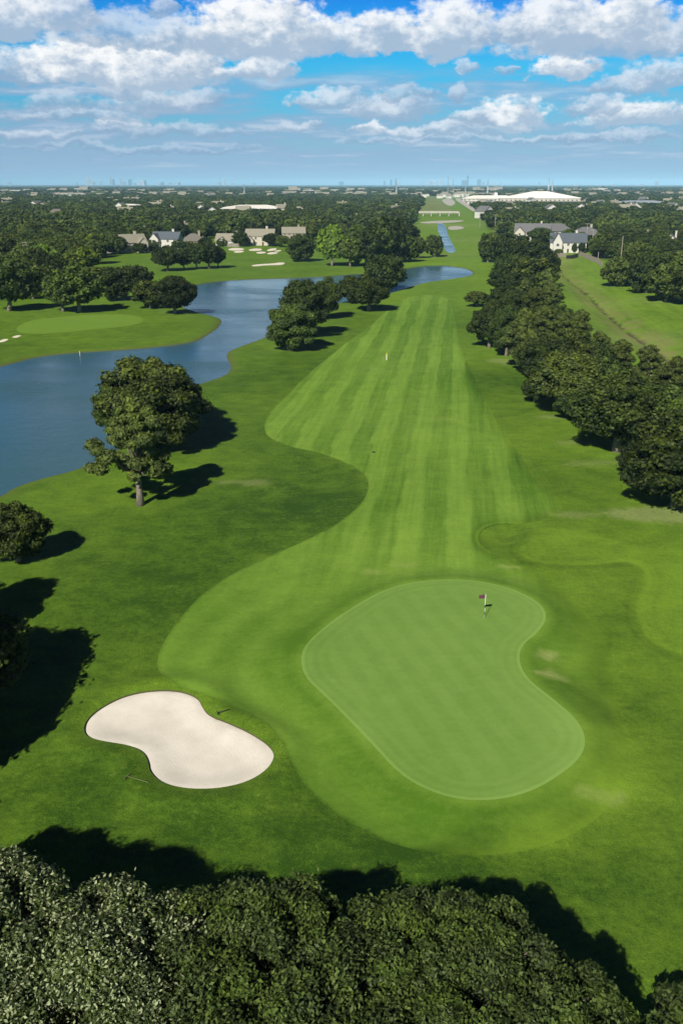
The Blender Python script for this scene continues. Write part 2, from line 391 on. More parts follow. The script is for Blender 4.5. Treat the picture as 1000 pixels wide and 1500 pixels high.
    lip = mesh_obj('bunker_lip', vv, [(i, (i+1) % n, n+(i+1) % n, n+i) for i in range(n)], M['lip']); tag(lip, kind='structure')
    z[kindmask(F, kind, [6, 7], len(X))] = WATER_Z
    emit('pond', [6], M['water']); emit('channel_water', [7], M['water'])
def kindmask(F, kind, ks, n):
    m = np.zeros(n, bool); m[np.unique(F[np.isin(kind, ks)])] = True; return m
TONE = [  # (px, py, radius m, change of the turf's tone): broad lighter and darker patches
 (420, 720, 13, -.16), (330, 780, 10, -.16), (200, 800, 12, -.06), (480, 735, 7, -.14), (180, 900, 9, -.12), (240, 860, 6, -.12), (150, 720, 12, .18), (260, 700, 9, .10),
 (100, 1230, 8, -.08), (300, 1230, 8, -.08), (560, 1290, 7, -.16), (800, 1300, 8, -.18), (60, 1150, 6, -.1), (950, 1250, 9, -.05), (450, 1240, 6, -.14),
 (820, 880, 6, .10), (860, 940, 6, .05), (905, 905, 4, -.22), (960, 1060, 6, -.10), (882, 1155, 2.6, .55), (850, 1060, 3, .25), (780, 1215, 3, .35), (905, 1090, 2.2, .3),
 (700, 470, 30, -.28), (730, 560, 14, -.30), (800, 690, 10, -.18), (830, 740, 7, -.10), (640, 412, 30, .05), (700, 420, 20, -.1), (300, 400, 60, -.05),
 (400, 560, 16, -.1), (350, 600, 12, .02), (900, 510, 20, .1), (880, 420, 40, -.05), (110, 495, 14, .05), (940, 650, 20, .1), (330, 960, 7, .05), (430, 880, 6, .08), (600, 810, 6, .12), (420, 940, 4, -.2), (500, 880, 4, -.18)]
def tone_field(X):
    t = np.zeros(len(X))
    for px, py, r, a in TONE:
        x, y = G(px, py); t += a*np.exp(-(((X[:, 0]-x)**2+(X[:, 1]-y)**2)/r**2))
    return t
DRY = [(802, 962, 1.0, .45, 1.0), (806, 990, 1.15, .6, .9), (880, 1166, 1.6, .7, .35), (545, 838, 1.3, .3, .5), (740, 831, 1.7, .35, .6), (590, 828, 1.1, .3, .4), (360, 706, 3.5, 1.2, .35), (970, 755, 6, 2.5, .5), (640, 612, 2.5, 1.2, .2), (840, 755, 3, 1.0, .3),
       (560, 525, 1.5, 1.0, .3), (760, 520, 3, 2, .45), (870, 680, 3.5, 1.5, .22), (815, 612, 3, 2, .3), (790, 580, 3, 1.6, .2), (740, 530, 5, 3, .4), (845, 650, 3, 1.5, .3)]
def dry_field(X, fld):
    t = np.zeros(len(X))
    for px, py, rx, ry, a in DRY:
        x, y = G(px, py); r2 = ((X[:, 0]-x)/rx)**2+((X[:, 1]-y)/ry)**2
        r2 += .8*vnoise(X, .9, 11)+.5*vnoise(X, .35, 12)
        t = np.maximum(t, a*sm(-r2, -1.15, -.75))
    for px, py, r, a in ((930, 490, 10, .3), (885, 440, 8, .2), (960, 440, 10, .2), (815, 378, 10, .5), (700, 352, 25, .25), (640, 372, 25, .15), (660, 330, 30, .4)):
        x, y = G(px, py); t = np.maximum(t, a*np.exp(-(((X[:, 0]-x)**2+(X[:, 1]-y)**2)/r**2)))
    return t

def wood_field(X):
    a = sdist(X, plan([(-700, 282), (608, 282), (614, 296), (602, 313), (596, 335), (584, 348), (556, 352), (520, 354), (480, 346), (420, 345), (250, 346), (205, 356), (168, 370), (144, 384), (120, 396), (90, 406), (60, 416), (20, 426), (-40, 434), (-500, 446), (-900, 320)], 1))
    b = sdist(X, plan([(698, 282), (1700, 282), (1700, 420), (1080, 418), (1000, 402), (960, 394), (925, 388), (885, 380), (862, 366), (845, 362), (800, 361), (755, 354), (735, 340), (716, 328), (706, 312), (698, 300)], 1))
    w = np.maximum(sm(-np.minimum(a, b), -4, 6), sm(np.hypot(X[:, 0], X[:, 1]), 3000, 3600)); return w

# ---------------------------------------------------------------- turf, sand and water materials
M = {}
SX, SY = math.sin(R(6.9)), math.cos(R(6.9))
def turf(name, base, light, rough=.75, kind='rough'):
    m, n, p = newmat(name)
    pos = n.new('ShaderNodeNewGeometry').outputs['Position']
    s = n.sep(pos); P2 = n.comb(s[0], s[1], 0.0)
    cdist = n.m('POWER', n.m('ADD', n.m('MULTIPLY', s[0], s[0]), n.m('MULTIPLY', s[1], s[1])), .5)
    big = n.noise(P2, .045, 4, .6); mid = n.noise(P2, .30, 5, .62); md2 = n.noise(n.comb(n.m('MULTIPLY', s[0], .6), s[1], 0.0), .85, 5, .7); fin = n.noise(P2, 2.2, 5, .7); ff = n.noise(P2, 9.0, 3, .6)
    f = n.m('ADD', n.m('MULTIPLY', n.m('SUBTRACT', big, .5), .9), n.m('ADD', n.m('MULTIPLY', n.m('SUBTRACT', mid, .5), 1.15), n.m('ADD', n.m('MULTIPLY', n.m('SUBTRACT', md2, .5), .9), n.m('MULTIPLY', n.m('SUBTRACT', fin, .5), 1.15))))
    f = n.m('ADD', f, n.m('MULTIPLY', n.m('SUBTRACT', ff, .5), 1.1 if kind == 'rough' else .7))
    tone = n.attr('tone')
    amp = {'rough': .75, 'fairway': .55, 'green': .42}[kind]
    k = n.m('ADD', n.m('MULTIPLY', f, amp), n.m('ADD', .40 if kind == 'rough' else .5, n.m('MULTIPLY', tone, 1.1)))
    sd_, cd_ = SX, SY
    across = n.m('SUBTRACT', n.m('MULTIPLY', s[0], cd_), n.m('MULTIPLY', s[1], sd_)); along = n.m('ADD', n.m('MULTIPLY', s[0], sd_), n.m('MULTIPLY', s[1], cd_))
    if kind == 'fairway':
        wob = n.m('ADD', n.m('MULTIPLY', n.m('SUBTRACT', n.noise(P2, .05, 2), .5), 3.0), n.m('MULTIPLY', n.m('SUBTRACT', mid, .5), .9))
        ph = n.m('MULTIPLY', n.m('ADD', across, wob), 2*math.pi/5.3)
        sq = n.m('SINE', ph); sq = n.ss(sq, -.35, .35)
        streak = n.noise(n.comb(n.m('MULTIPLY', across, 1.4), n.m('MULTIPLY', along, .05), 0.0), 1.0, 4, .7)
        far_in = n.m('MULTIPLY', n.ss(along, 66, 90), n.ss(along, 420, 330)); amt = n.lin(n.noise(P2, .03, 2), .35, .65, .35, 1.0)
        k = n.m('ADD', k, n.m('MULTIPLY', n.m('MULTIPLY', n.m('SUBTRACT', sq, .5), n.m('MULTIPLY', far_in, amt)), .40))
        k = n.m('ADD', k, n.m('MULTIPLY', n.m('SUBTRACT', streak, .5), n.m('MULTIPLY', far_in, 1.0)))
        # approach: older passes following the green
        ph2 = n.m('MULTIPLY', n.attr('dg'), 2*math.pi/3.6); near = n.ss(along, 84, 64)
        k = n.m('ADD', k, n.m('MULTIPLY', n.m('MULTIPLY', n.m('SINE', n.m('ADD', ph2, n.m('MULTIPLY', mid, 2.0))), near), .10))
        k = n.m('SUBTRACT', k, n.m('MULTIPLY', n.ss(n.m('ABSOLUTE', n.m('SUBTRACT', n.attr('dg'), 1.0)), 1.0, 0.0), .22))  # dark ring outside the green, slope shade painted into the turf
        # first cut: the ring of the apron is slightly darker than the fairway proper
        k = n.m('SUBTRACT', k, n.m('MULTIPLY', near, .12))
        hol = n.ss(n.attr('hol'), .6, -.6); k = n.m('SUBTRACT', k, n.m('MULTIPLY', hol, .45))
        k = n.m('ADD', k, n.m('MULTIPLY', n.ss(n.attr('sf'), -.9, -.15), .10))
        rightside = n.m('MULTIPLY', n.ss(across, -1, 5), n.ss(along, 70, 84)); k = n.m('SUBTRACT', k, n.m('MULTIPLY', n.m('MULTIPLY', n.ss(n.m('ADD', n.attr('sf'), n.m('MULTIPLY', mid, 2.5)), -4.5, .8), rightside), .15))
        ln = n.ss(n.m('ABSOLUTE', n.m('SUBTRACT', n.attr('hol'), .5)), .3, 0.0); k = n.m('ADD', k, n.m('MULTIPLY', ln, .25))
    if kind == 'rough':
        cl = n.ss(fin, .62, .76); k = n.m('ADD', k, n.m('MULTIPLY', cl, .45))
        ridge = n.ss(n.attr('dr'), .55, .1); k = n.m('ADD', k, n.m('MULTIPLY', ridge, .22))
        ridg2 = n.ss(n.m('ABSOLUTE', n.m('SUBTRACT', n.attr('dr'), 1.1)), .5, 0.0); k = n.m('SUBTRACT', k, n.m('MULTIPLY', ridg2, .1))
        sem = n.ss(n.attr('semi'), .5, -.8); k = n.m('ADD', k, n.m('MULTIPLY', sem, .22))
        # right side of the course is kept shorter and paler than the left
        k = n.m('ADD', k, n.m('MULTIPLY', n.ss(s[0], 2, 14), n.lin(s[1], 50, 75, .13, .18)))
        k = n.m('ADD', k, n.m('MULTIPLY', n.ss(s[1], 150, 300), .16))
        shag = n.ss(n.attr('db'), 1.3, .1); k = n.m('ADD', k, n.m('MULTIPLY', shag, n.m('MULTIPLY', n.m('SUBTRACT', ff, .35), 1.2)))
    if kind == 'green':
        r2 = R(17)
        ax = n.m('SUBTRACT', n.m('MULTIPLY', s[0], math.cos(r2)), n.m('MULTIPLY', s[1], -math.sin(r2)))
        sq = n.ss(n.m('SINE', n.m('MULTIPLY', ax, 2*math.pi/1.9)), -.5, .5)
        bx = n.m('ADD', n.m('MULTIPLY', s[0], math.cos(R(28))), n.m('MULTIPLY', s[1], -math.sin(R(28))))
        sq2 = n.m('SINE', n.m('MULTIPLY', bx, 2*math.pi/2.6))
        inn = n.ss(n.attr('dg'), -1.2, -2.6)
        k = n.m('ADD', k, n.m('MULTIPLY', n.m('SUBTRACT', sq, .5), n.m('MULTIPLY', inn, .11)))
        k = n.m('ADD', k, n.m('MULTIPLY', sq2, n.m('MULTIPLY', inn, .015)))
        rg = n.m('SINE', n.m('MULTIPLY', n.attr('dg'), 2*math.pi/.85)); k = n.m('ADD', k, n.m('MULTIPLY', n.m('MULTIPLY', rg, n.m('SUBTRACT', 1.0, inn)), .07))
        k = n.m('ADD', k, n.m('MULTIPLY', n.ss(n.attr('dg'), -.34, -.12), .45))
        k = n.m('ADD', k, n.m('MULTIPLY', n.ss(n.m('ADD', s[0], n.m('MULTIPLY', s[1], -.25)), -6, 4), .2))
    if kind in ('rough', 'fairway'):            # the valley beyond the trees: mown lengthwise
        lay = n.noise(n.comb(n.m('MULTIPLY', n.attr('dd'), .35), n.m('MULTIPLY', s[1], .025), 0.0), 1.0, 4, .65); near_d = n.ss(n.attr('dd'), 45, 18)
        k = n.m('ADD', k, n.m('MULTIPLY', n.m('MULTIPLY', n.m('SUBTRACT', lay, .45), near_d), 1.1))
    col = n.mix(n.m('ADD', k, 0.0, clamp=True), base, light)
    if kind == 'fairway':                        # ragged first cut where the mower turned
        jag = n.m('ADD', n.attr('sf'), n.m('ADD', n.m('MULTIPLY', n.m('SUBTRACT', mid, .5), 1.2), n.m('MULTIPLY', n.m('SUBTRACT', fin, .5), 1.6)))
        soft = n.m('MULTIPLY', n.ss(across, -1.5, 4.0), n.lin(n.m('MULTIPLY', n.ss(along, 80, 70), 1.0), 0, 1, 1.5, 5.5))
        col = n.mix(n.ss(jag, n.m('MULTIPLY', n.m('ADD', soft, .45), -1.0), .3), col, n.mix(n.m('SUBTRACT', k, n.lin(n.ss(across, -2, 4), 0, 1, .16, -.06), clamp=True), (.027, .072, .004), (.164, .280, .021)))
    if kind != 'green':
        yel = n.ss(n.noise(P2, .55, 5, .7), .60, .78)
        col = n.mix(n.m('MULTIPLY', yel, .35 if kind == 'rough' else .28), col, (.22, .26, .045))
        col = n.mix(n.m('MULTIPLY', n.attr('dry'), n.lin(fin, .3, .6, .45, 1.0)), col, (.28, .33, .10) if kind == 'fairway' else (.32, .33, .15))
    if kind == 'rough':
        straw = n.m('MULTIPLY', n.ss(ff, .66, .74), n.ss(mid, .42, .6)); col = n.mix(n.m('MULTIPLY', straw, .35), col, (.30, .34, .06))
        bank = n.ss(n.attr('dp'), 1.1, .15); col = n.mix(n.m('MULTIPLY', bank, n.lin(fin, .3, .6, .55, .95)), col, (.10, .085, .045))
        ban2 = n.m('MULTIPLY', n.ss(n.attr('dp'), 3.2, .9), .35); col = n.mix(ban2, col, (.10, .15, .02))
        ddn = n.m('ADD', n.attr('dd'), n.m('MULTIPLY', n.m('SUBTRACT', mid, .5), 3.0)); ditch = n.ss(ddn, 1.1, .2); dst = n.m('MULTIPLY', n.ss(ddn, 9, 1.0), n.ss(n.noise(P2, .16, 5, .7), .40, .62))
        col = n.mix(n.m('MULTIPLY', dst, .7), col, (.24, .20, .09)); col = n.mix(n.m('MULTIPLY', ditch, .85), col, (.055, .05, .03))
        # land beyond the course: woodland floor and gardens, painted dark for shade between trees
        woods = n.attr('wood'); col = n.mix(woods, col, n.mix(n.noise(P2, .02, 4), (.022, .034, .012), (.07, .085, .035)))
    n.put(p.inputs['Base Color'], col); p.inputs['Roughness'].default_value = rough; p.inputs['Specular IOR Level'].default_value = .15
    bmp = n.new('ShaderNodeBump'); bmp.inputs['Strength'].default_value = {'rough': .9, 'fairway': .5, 'green': .2}[kind]; bmp.inputs['Distance'].default_value = {'rough': .07, 'fairway': .04, 'green': .02}[kind]
    n.put(bmp.inputs['Height'], n.m('ADD', fin, n.m('MULTIPLY', ff, .5))); n.l.new(bmp.outputs[0], p.inputs['Normal'])
    return m
def build_turf():
    M['rough'] = turf('rough_grass', (.027, .072, .004), (.164, .280, .021), kind='rough')
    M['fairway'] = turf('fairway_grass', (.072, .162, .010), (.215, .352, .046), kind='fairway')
    M['green'] = turf('putting_green_grass', (.108, .220, .030), (.212, .345, .074), kind='green')
    M['green2'] = turf('far_putting_green_grass', (.062, .140, .010), (.150, .260, .030), kind='green')
    for key, nm, c0, c1 in (('sand', 'bunker_sand', (.58, .54, .46), (.80, .75, .66)), ('sand2', 'pale_sand', (.62, .55, .45), (.80, .72, .62))):
        m, n, p = newmat(nm); pos = n.new('ShaderNodeNewGeometry').outputs['Position']
        a = n.noise(pos, .35, 6, .68); b = n.noise(pos, 9, 4, .7)
        s = n.sep(pos); rk = n.new('ShaderNodeTexWave'); n.put(rk.inputs['Vector'], pos); rk.inputs['Scale'].default_value = 4.0; rk.inputs['Distortion'].default_value = 6.0; rk.inputs['Detail'].default_value = 2; rk.inputs['Detail Scale'].default_value = .6
        k = n.m('ADD', n.m('MULTIPLY', a, .85), n.m('MULTIPLY', b, .30)); k = n.m('ADD', k, n.m('MULTIPLY', rk.outputs['Fac'], .06))
        n.put(p.inputs['Base Color'], n.mix(n.lin(k, .3, .8), c0, c1)); p.inputs['Roughness'].default_value = .95
        bp = n.new('ShaderNodeBump'); bp.inputs['Strength'].default_value = .35; bp.inputs['Distance'].default_value = .05
        n.put(bp.inputs['Height'], n.m('ADD', b, n.m('MULTIPLY', rk.outputs['Fac'], .5))); n.l.new(bp.outputs[0], p.inputs['Normal']); M[key] = m
    m, n, p = newmat('cut_turf_edge'); n.put(p.inputs['Base Color'], n.mix(n.noise(None, 6, 4), (.03, .035, .012), (.10, .10, .035))); p.inputs['Roughness'].default_value = .95; M['lip'] = m
    m, n, p = newmat('pond_water')
    pos = n.new('ShaderNodeNewGeometry').outputs['Position']; s = n.sep(pos)
    murk = n.noise(pos, .03, 3)
    n.put(p.inputs['Base Color'], n.mix(murk, (.034, .092, .115), (.056, .132, .155)))
    n.put(p.inputs['Roughness'], n.lin(n.noise(n.comb(n.m('MULTIPLY', s[0], .5), s[1], 0.0), .05, 4, .6), .35, .65, .05, .30)); p.inputs['IOR'].default_value = 1.33; p.inputs['Specular IOR Level'].default_value = .5
    wv = n.m('ADD', n.m('MULTIPLY', n.noise(n.comb(s[0], n.m('MULTIPLY', s[1], 1.6), 0.0), 2.6, 3, .6), 1.0), n.m('MULTIPLY', n.noise(pos, .5, 2), 1.4))
    calm = n.ss(n.noise(pos, .02, 3), .42, .6)
    bp = n.new('ShaderNodeBump'); n.put(bp.inputs['Strength'], n.lin(calm, 0, 1, .75, .35)); bp.inputs['Distance'].default_value = .05
    n.put(bp.inputs['Height'], wv); n.l.new(bp.outputs[0], p.inputs['Normal']); M['water'] = m
build_turf()
build_land()
# ---------------------------------------------------------------- foliage
def foliage_mat(name, dark, light, gloss=.6, spec=.12, glints=None):
    m, n, p = newmat(name)
    rnd = n.attr('leaf'); top = n.attr('upfacing')
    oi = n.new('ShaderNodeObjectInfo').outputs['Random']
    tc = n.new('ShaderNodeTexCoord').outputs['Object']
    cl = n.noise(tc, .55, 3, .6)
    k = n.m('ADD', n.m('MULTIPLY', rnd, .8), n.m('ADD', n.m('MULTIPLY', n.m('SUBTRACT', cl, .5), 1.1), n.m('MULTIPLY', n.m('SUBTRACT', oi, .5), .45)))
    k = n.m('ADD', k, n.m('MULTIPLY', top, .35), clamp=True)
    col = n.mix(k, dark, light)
    hue = n.new('ShaderNodeHueSaturation'); n.put(hue.inputs['Hue'], n.lin(oi, 0, 1, .485, .512)); n.put(hue.inputs['Saturation'], n.lin(cl, .3, .7, .85, 1.1)); n.put(hue.inputs['Color'], col)
    col = hue.outputs[0]
    if glints: col = n.mix(n.ss(rnd, glints[1], glints[1]+.03), col, glints[0])  # sun glints of glossy leaves painted as a pale leaf colour
    n.put(p.inputs['Base Color'], col); p.inputs['Roughness'].default_value = gloss; p.inputs['Specular IOR Level'].default_value = spec
    tr = n.new('ShaderNodeBsdfTranslucent'); n.put(tr.inputs[0], n.mix(.5, col, (.10, .14, .01)))
    ms = n.new('ShaderNodeMixShader'); ms.inputs[0].default_value = .12
    n.l.new(p.outputs[0], ms.inputs[1]); n.l.new(tr.outputs[0], ms.inputs[2]); n.l.new(ms.outputs[0], m.node_tree.nodes['Material Output'].inputs[0])
    return m
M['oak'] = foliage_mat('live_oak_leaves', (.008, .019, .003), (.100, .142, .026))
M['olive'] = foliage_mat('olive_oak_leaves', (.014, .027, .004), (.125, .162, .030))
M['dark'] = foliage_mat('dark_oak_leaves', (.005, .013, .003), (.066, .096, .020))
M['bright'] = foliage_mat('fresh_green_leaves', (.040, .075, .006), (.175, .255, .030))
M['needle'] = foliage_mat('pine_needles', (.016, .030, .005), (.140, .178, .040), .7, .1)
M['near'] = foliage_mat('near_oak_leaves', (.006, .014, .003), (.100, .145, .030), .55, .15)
M['magnolia'] = foliage_mat('glint_flecked_leaves', (.008, .018, .004), (.115, .155, .042), .5, .15, ((.31, .36, .19), .68))
m, n, p = newmat('bark'); tcg = n.new('ShaderNodeTexCoord').outputs['Object']
nz = n.noise(n.vm('MULTIPLY', tcg, (3.0, 3.0, .6)), 2.0, 5, .65); n.put(p.inputs['Base Color'], n.mix(n.lin(nz, .3, .7), (.07, .055, .04), (.27, .23, .18))); p.inputs['Roughness'].default_value = .95; M['bark'] = m

def cards(C, Nn, size, rs, aspect=1.5, jit=.45):
    """leaf clumps: pointed four-cornered blades at C facing roughly Nn"""
    k = len(C); Nn = Nn+rs.normal(0, jit, (k, 3)); Nn /= np.linalg.norm(Nn, axis=1)[:, None]
    a = rs.normal(0, 1, (k, 3)); t = np.cross(Nn, a); t /= np.linalg.norm(t, axis=1)[:, None]; b = np.cross(Nn, t)
    s = size*rs.uniform(.6, 1.35, k)[:, None]
    fold = Nn*s*rs.uniform(-.25, .05, k)[:, None]
    V = np.stack([C-t*s*.5*aspect, C-b*s*.5+fold, C+t*s*.5*aspect, C+b*s*.5+fold], 1)
    return V.reshape(-1, 3)
def crown_mesh(name, blobs, ncards, size, mat, seed, aspect=1.5, cut=-.35, inner=.72, shell=.34, core=True, jit=.42):
    rs = np.random.default_rng(seed); B = np.array(blobs, float)      # x y z r squash
    ctr = (B[:, :3]*B[:, 3:4]).sum(0)/B[:, 3].sum()
    w = B[:, 3]**2; w /= w.sum(); ix = rs.choice(len(B), ncards*2, p=w)
    d = rs.normal(0, 1, (len(ix), 3)); d /= np.linalg.norm(d, axis=1)[:, None]
    b = B[ix]; off = b[:, :3]-ctr; off /= np.maximum(np.linalg.norm(off, axis=1)[:, None], .3)
    keep = (d*off).sum(1) > cut+rs.uniform(-.3, .2, len(ix)); ix = ix[keep][:ncards]; d = d[keep][:ncards]; b = B[ix]
    rr = b[:, 3]*(1+rs.uniform(-shell, .12, len(ix))+(rs.uniform(0, 1, len(ix)) < .07)*rs.uniform(0, .45, len(ix)))
    C = b[:, :3]+d*rr[:, None]*np.stack([np.ones(len(ix)), np.ones(len(ix)), b[:, 4]], 1)
    V = cards(C, d+np.array([0, 0, .25]), size, rs, aspect, jit)
    Q = np.arange(len(V)).reshape(-1, 4)
    leaf = rs.uniform(0, 1, len(Q)); upfacing = np.clip((C[:, 2]-ctr[2])/max(np.ptp(B[:, 2]), 1), 0, 1)*np.clip(d[:, 2], 0, 1)  # second value rises on upward-facing leaves towards the crown top
    if core:                                       # blobs closing the crown, their dark tone painted in as inner shade
        cv, cq = [], []
        for bx, by, bz, br, sq in B:
            u = 6; k0 = len(cv); r = br*inner*.92
            for i in range(1, 4):
                for j in range(u):
                    th = math.pi*i/4; ph = 2*math.pi*(j+i*.5)/u; q = r*rs.uniform(.75, 1.1)
                    cv.append((bx+q*math.sin(th)*math.cos(ph), by+q*math.sin(th)*math.sin(ph), bz+q*math.cos(th)*sq))
            for i in range(2):
                for j in range(u): cq.append((k0+i*u+j, k0+i*u+(j+1) % u, k0+(i+1)*u+(j+1) % u, k0+(i+1)*u+j))
            for i, o in ((0, 0), (2, 0)):
                cq.append((k0+i*u, k0+i*u+1, k0+i*u+2, k0+i*u+3)); cq.append((k0+i*u, k0+i*u+3, k0+i*u+4, k0+i*u+5))
        Q = np.concatenate([Q, np.array(cq)+len(V)]); leaf = np.concatenate([leaf, np.full(len(cq), .12)]); upfacing = np.concatenate([upfacing, np.zeros(len(cq))])
        V = np.concatenate([V, np.array(cv)])
    me = np_mesh(name, V, Q, [mat]); fattr(me, 'leaf', leaf, 'FACE'); fattr(me, 'upfacing', upfacing, 'FACE')
    return me
def oak_blobs(seed, nb=34, rx=4.4, rz=4.1, cz=5.35, r0=.75, r1=1.55, low=-.95):
    rs = np.random.default_rng(seed); out = []; wob = rs.uniform(-.18, .18, 5)
    tries = 0
    while len(out) < nb and tries < 900:
        tries += 1
        d = rs.normal(0, 1, 3); d /= np.linalg.norm(d)
        if d[2] < low: continue
        az = math.atan2(d[1], d[0]); f = 1+wob[0]*math.cos(az)+wob[1]*math.sin(2*az)+wob[2]*math.cos(3*az+1)
        r = rs.uniform(r0, r1); k = rs.uniform(.62, .92)
        p = (d[0]*(rx-r*.35)*k*f*1.05, d[1]*(rx-r*.35)*k*f*1.05, cz+d[2]*(rz-r*.4)*k+.25*rs.normal())
        if any((p[0]-q[0])**2+(p[1]-q[1])**2+(p[2]-q[2])**2 < (.55*(r+q[3])/1.3)**2 for q in out): continue
        out.append((*p, r, rs.uniform(.65, .85)))
    out.append((0, 0, cz, rx*.62, .8))
    return out
def pine_blobs(seed, nb=46, lop=0.0):
    rs = np.random.default_rng(seed); out = []
    for i in range(nb):
        t = (i+rs.uniform(0, 1))/nb; z = 3.3+6.3*t; rad = 4.3*(1-t)**.55*(.5+.5*min(1, t*5+.3)); az = i*2.4+rs.uniform(-.4, .4)
        q = rad*rs.uniform(.35, 1.0); r = rs.uniform(.6, 1.15)*(1-.25*t)
        x, y = q*math.cos(az), q*math.sin(az)
        if x < 0: x *= 1+lop*(1-t)
        out.append((x, y, z+rs.uniform(-.3, .3), r, .62))
    return out
def trunk_mesh(name, seed, top=6.0, r=.34, blobs=None, limbs=7, lean=.25, first=2.4):
    rs = np.random.default_rng(seed); mb = MB(); pts = [(0, 0, -.3)]; x = y = 0
    for i in range(1, 7):
        x += rs.uniform(-lean, lean)*.6; y += rs.uniform(-lean, lean)*.6; pts.append((x, y, top*i/6))
    rad = [r*1.45, r*1.02, r*.88, r*.74, r*.56, r*.40, r*.2]; mb.tube(pts, rad, 8)
    bl = sorted(blobs, key=lambda b: -math.hypot(b[0], b[1])) if blobs else []
    for i in range(min(limbs, len(bl))):
        b = bl[int(i*len(bl)/max(limbs, 1))]; h = max(first, min(top*.9, b[2]*.55+rs.uniform(-.4, .4))); f = h/top*6; k = min(5, int(f)); a = np.array(pts[k])+(np.array(pts[k+1])-np.array(pts[k]))*(f-k)
        e = np.array(b[:3])*np.array([.93, .93, 1.0]); mdl = (a+e)/2+np.array([0, 0, -.25+rs.uniform(-.2, .3)]); mb.tube([tuple(a), tuple(mdl), tuple(e)], [r*.42, r*.28, r*.10], 6)
    me = bpy.data.meshes.new(name); me.from_pydata(mb.v, [], mb.f); me.materials.append(M['bark']); me.polygons.foreach_set('use_smooth', [True]*len(me.polygons)); return me

PROTO = {}       # kind -> list of (crown mesh, trunk mesh)
def protos():
    for q, nc, size, tag_ in ((0, 19000, .25, 'fine'), (1, 4600, .46, 'mid'), (2, 1500, .80, 'far')):
        nv = 3 if q < 2 else 2
        for kind, mat in (('oak', 'oak'), ('olive', 'olive'), ('dark', 'dark'), ('bright', 'bright')):
            L = []
            for v in range(nv if kind != 'bright' else 1):
                sd_ = hash_(kind)*10+v; bl = oak_blobs(sd_, 58, 4.5 if kind != 'bright' else 4.2, *((3.9, 5.6) if v == 0 else (4.75, 4.75)))
                if q == 0 and kind == 'dark': bl = oak_blobs(sd_, 54, 4.4, 4.2, 5.3, .8, 1.4)
                L.append((crown_mesh('crown', bl, nc, size, M[mat], sd_+q), trunk_mesh('trunk', sd_, 5.6, .36, bl, 9 if q == 0 else 5, first=1.7)))
            PROTO[kind, q] = L
        L = []
        for v in range(2 if q < 2 else 1):
            bl = pine_blobs(50+v, 60 if v else 52, .55 if v == 0 else .1)
            L.append((crown_mesh('crown', bl, int(nc*1.05), size*.8, M['needle'], 60+v, 2.6, -.8, .55, .5), trunk_mesh('trunk', 70+v, 9.2, .30, bl, 22 if q == 0 else 8, .12, 3.0)))
        PROTO['pine', q] = L
def hash_(s): return sum(ord(c)*(i+3) for i, c in enumerate(s)) % 97
protos()
NTREE = [0]
def add_tree(x, y, w, h, kind, label, group, rz=None, q=None, v=None, name=None, z=None, cat='tree'):
    d = math.hypot(x, y)
    if q is None: q = 0 if d < 270 else (1 if d < 650 else 2)
    L = PROTO[kind, q]; NTREE[0] += 1
    if v is None: v = random.randrange(len(L))
    cm, tm = L[v % len(L)]
    nm = name or {'pine': 'pine_tree'}.get(kind, 'oak_tree')
    if z is None: z = H(x, y)
    e = empty(nm, (x, y, z), random.uniform(0, 6.28) if rz is None else rz, (w/10.0, w/10.0, h/9.9))
    tag(e, label, cat, group)
    for pn, me in (('trunk', tm), ('crown', cm)):
        o = bpy.data.objects.new(pn, me); COL.objects.link(o); o.parent = e
    return e
def tree_at(px, base, wpx, hpx, kind, label, group=None, **k):
    """tree whose trunk foot is seen at px,base and whose crown measures wpx by hpx in the photograph"""
    x, y = G(px, base); zc = depth(x, y); ppm = FPX/zc; a = math.atan2(CAM_H, math.hypot(x, y))
    w = wpx/ppm; h = max((hpx/ppm-.30*w*math.sin(a))/math.cos(a), .45*w)
    return add_tree(x, y, w*1.1, h*1.03, kind, label, group, **k)
# ---------------------------------------------------------------- materials of built things
def plain(name, c0, c1=None, rough=.8, metal=0.0, scale=3.0, stretch=(1, 1, 1)):
    m, n, p = newmat(name); c1 = c1 or tuple(v*.75 for v in c0)
    tcx = n.new('ShaderNodeTexCoord').outputs['Object']; nz = n.noise(n.vm('MULTIPLY', tcx, stretch), scale, 4, .6)
    n.put(p.inputs['Base Color'], n.mix(n.lin(nz, .3, .7), c1, c0)); p.inputs['Roughness'].default_value = rough; p.inputs['Metallic'].default_value = metal
    M[name] = m; return m
for a in [('cream_wall', (.55, .50, .40)), ('white_wall', (.60, .58, .52)), ('tan_wall', (.36, .30, .22)), ('brick_wall', (.34, .20, .14)), ('grey_roof', (.15, .15, .15)), ('brown_roof', (.17, .155, .13)), ('slate_roof', (.09, .11, .13)), ('tan_roof', (.27, .25, .19)),
          ('white_roof', (.86, .83, .76), (.74, .70, .62), .55, 0, .05), ('pale_metal_roof', (.50, .55, .60), None, .4, .2, .1), ('trim', (.75, .73, .68)), ('dark_door', (.07, .05, .04)), ('concrete', (.48, .45, .39), None, .9, 0, .4),
          ('weathered_wood', (.34, .30, .25), (.20, .17, .13), .9, 0, 4, (1, 1, .2)), ('steel', (.45, .48, .50), None, .45, .6), ('yellow_paint', (.75, .55, .05)), ('white_paint', (.82, .82, .80), None, .4), ('flag_red', (.12, .045, .055), (.06, .025, .03), .7),
          ('black_iron', (.02, .02, .02)), ('dry_stick', (.13, .15, .05)), ('tower_concrete', (.42, .47, .54), None, .7, 0, .02), ('tower_pale', (.62, .64, .66), None, .7, 0, .02), ('tower_glass_wall', (.12, .19, .28), None, .3, 0, .02), ('insulator', (.5, .5, .5))]: plain(*a)
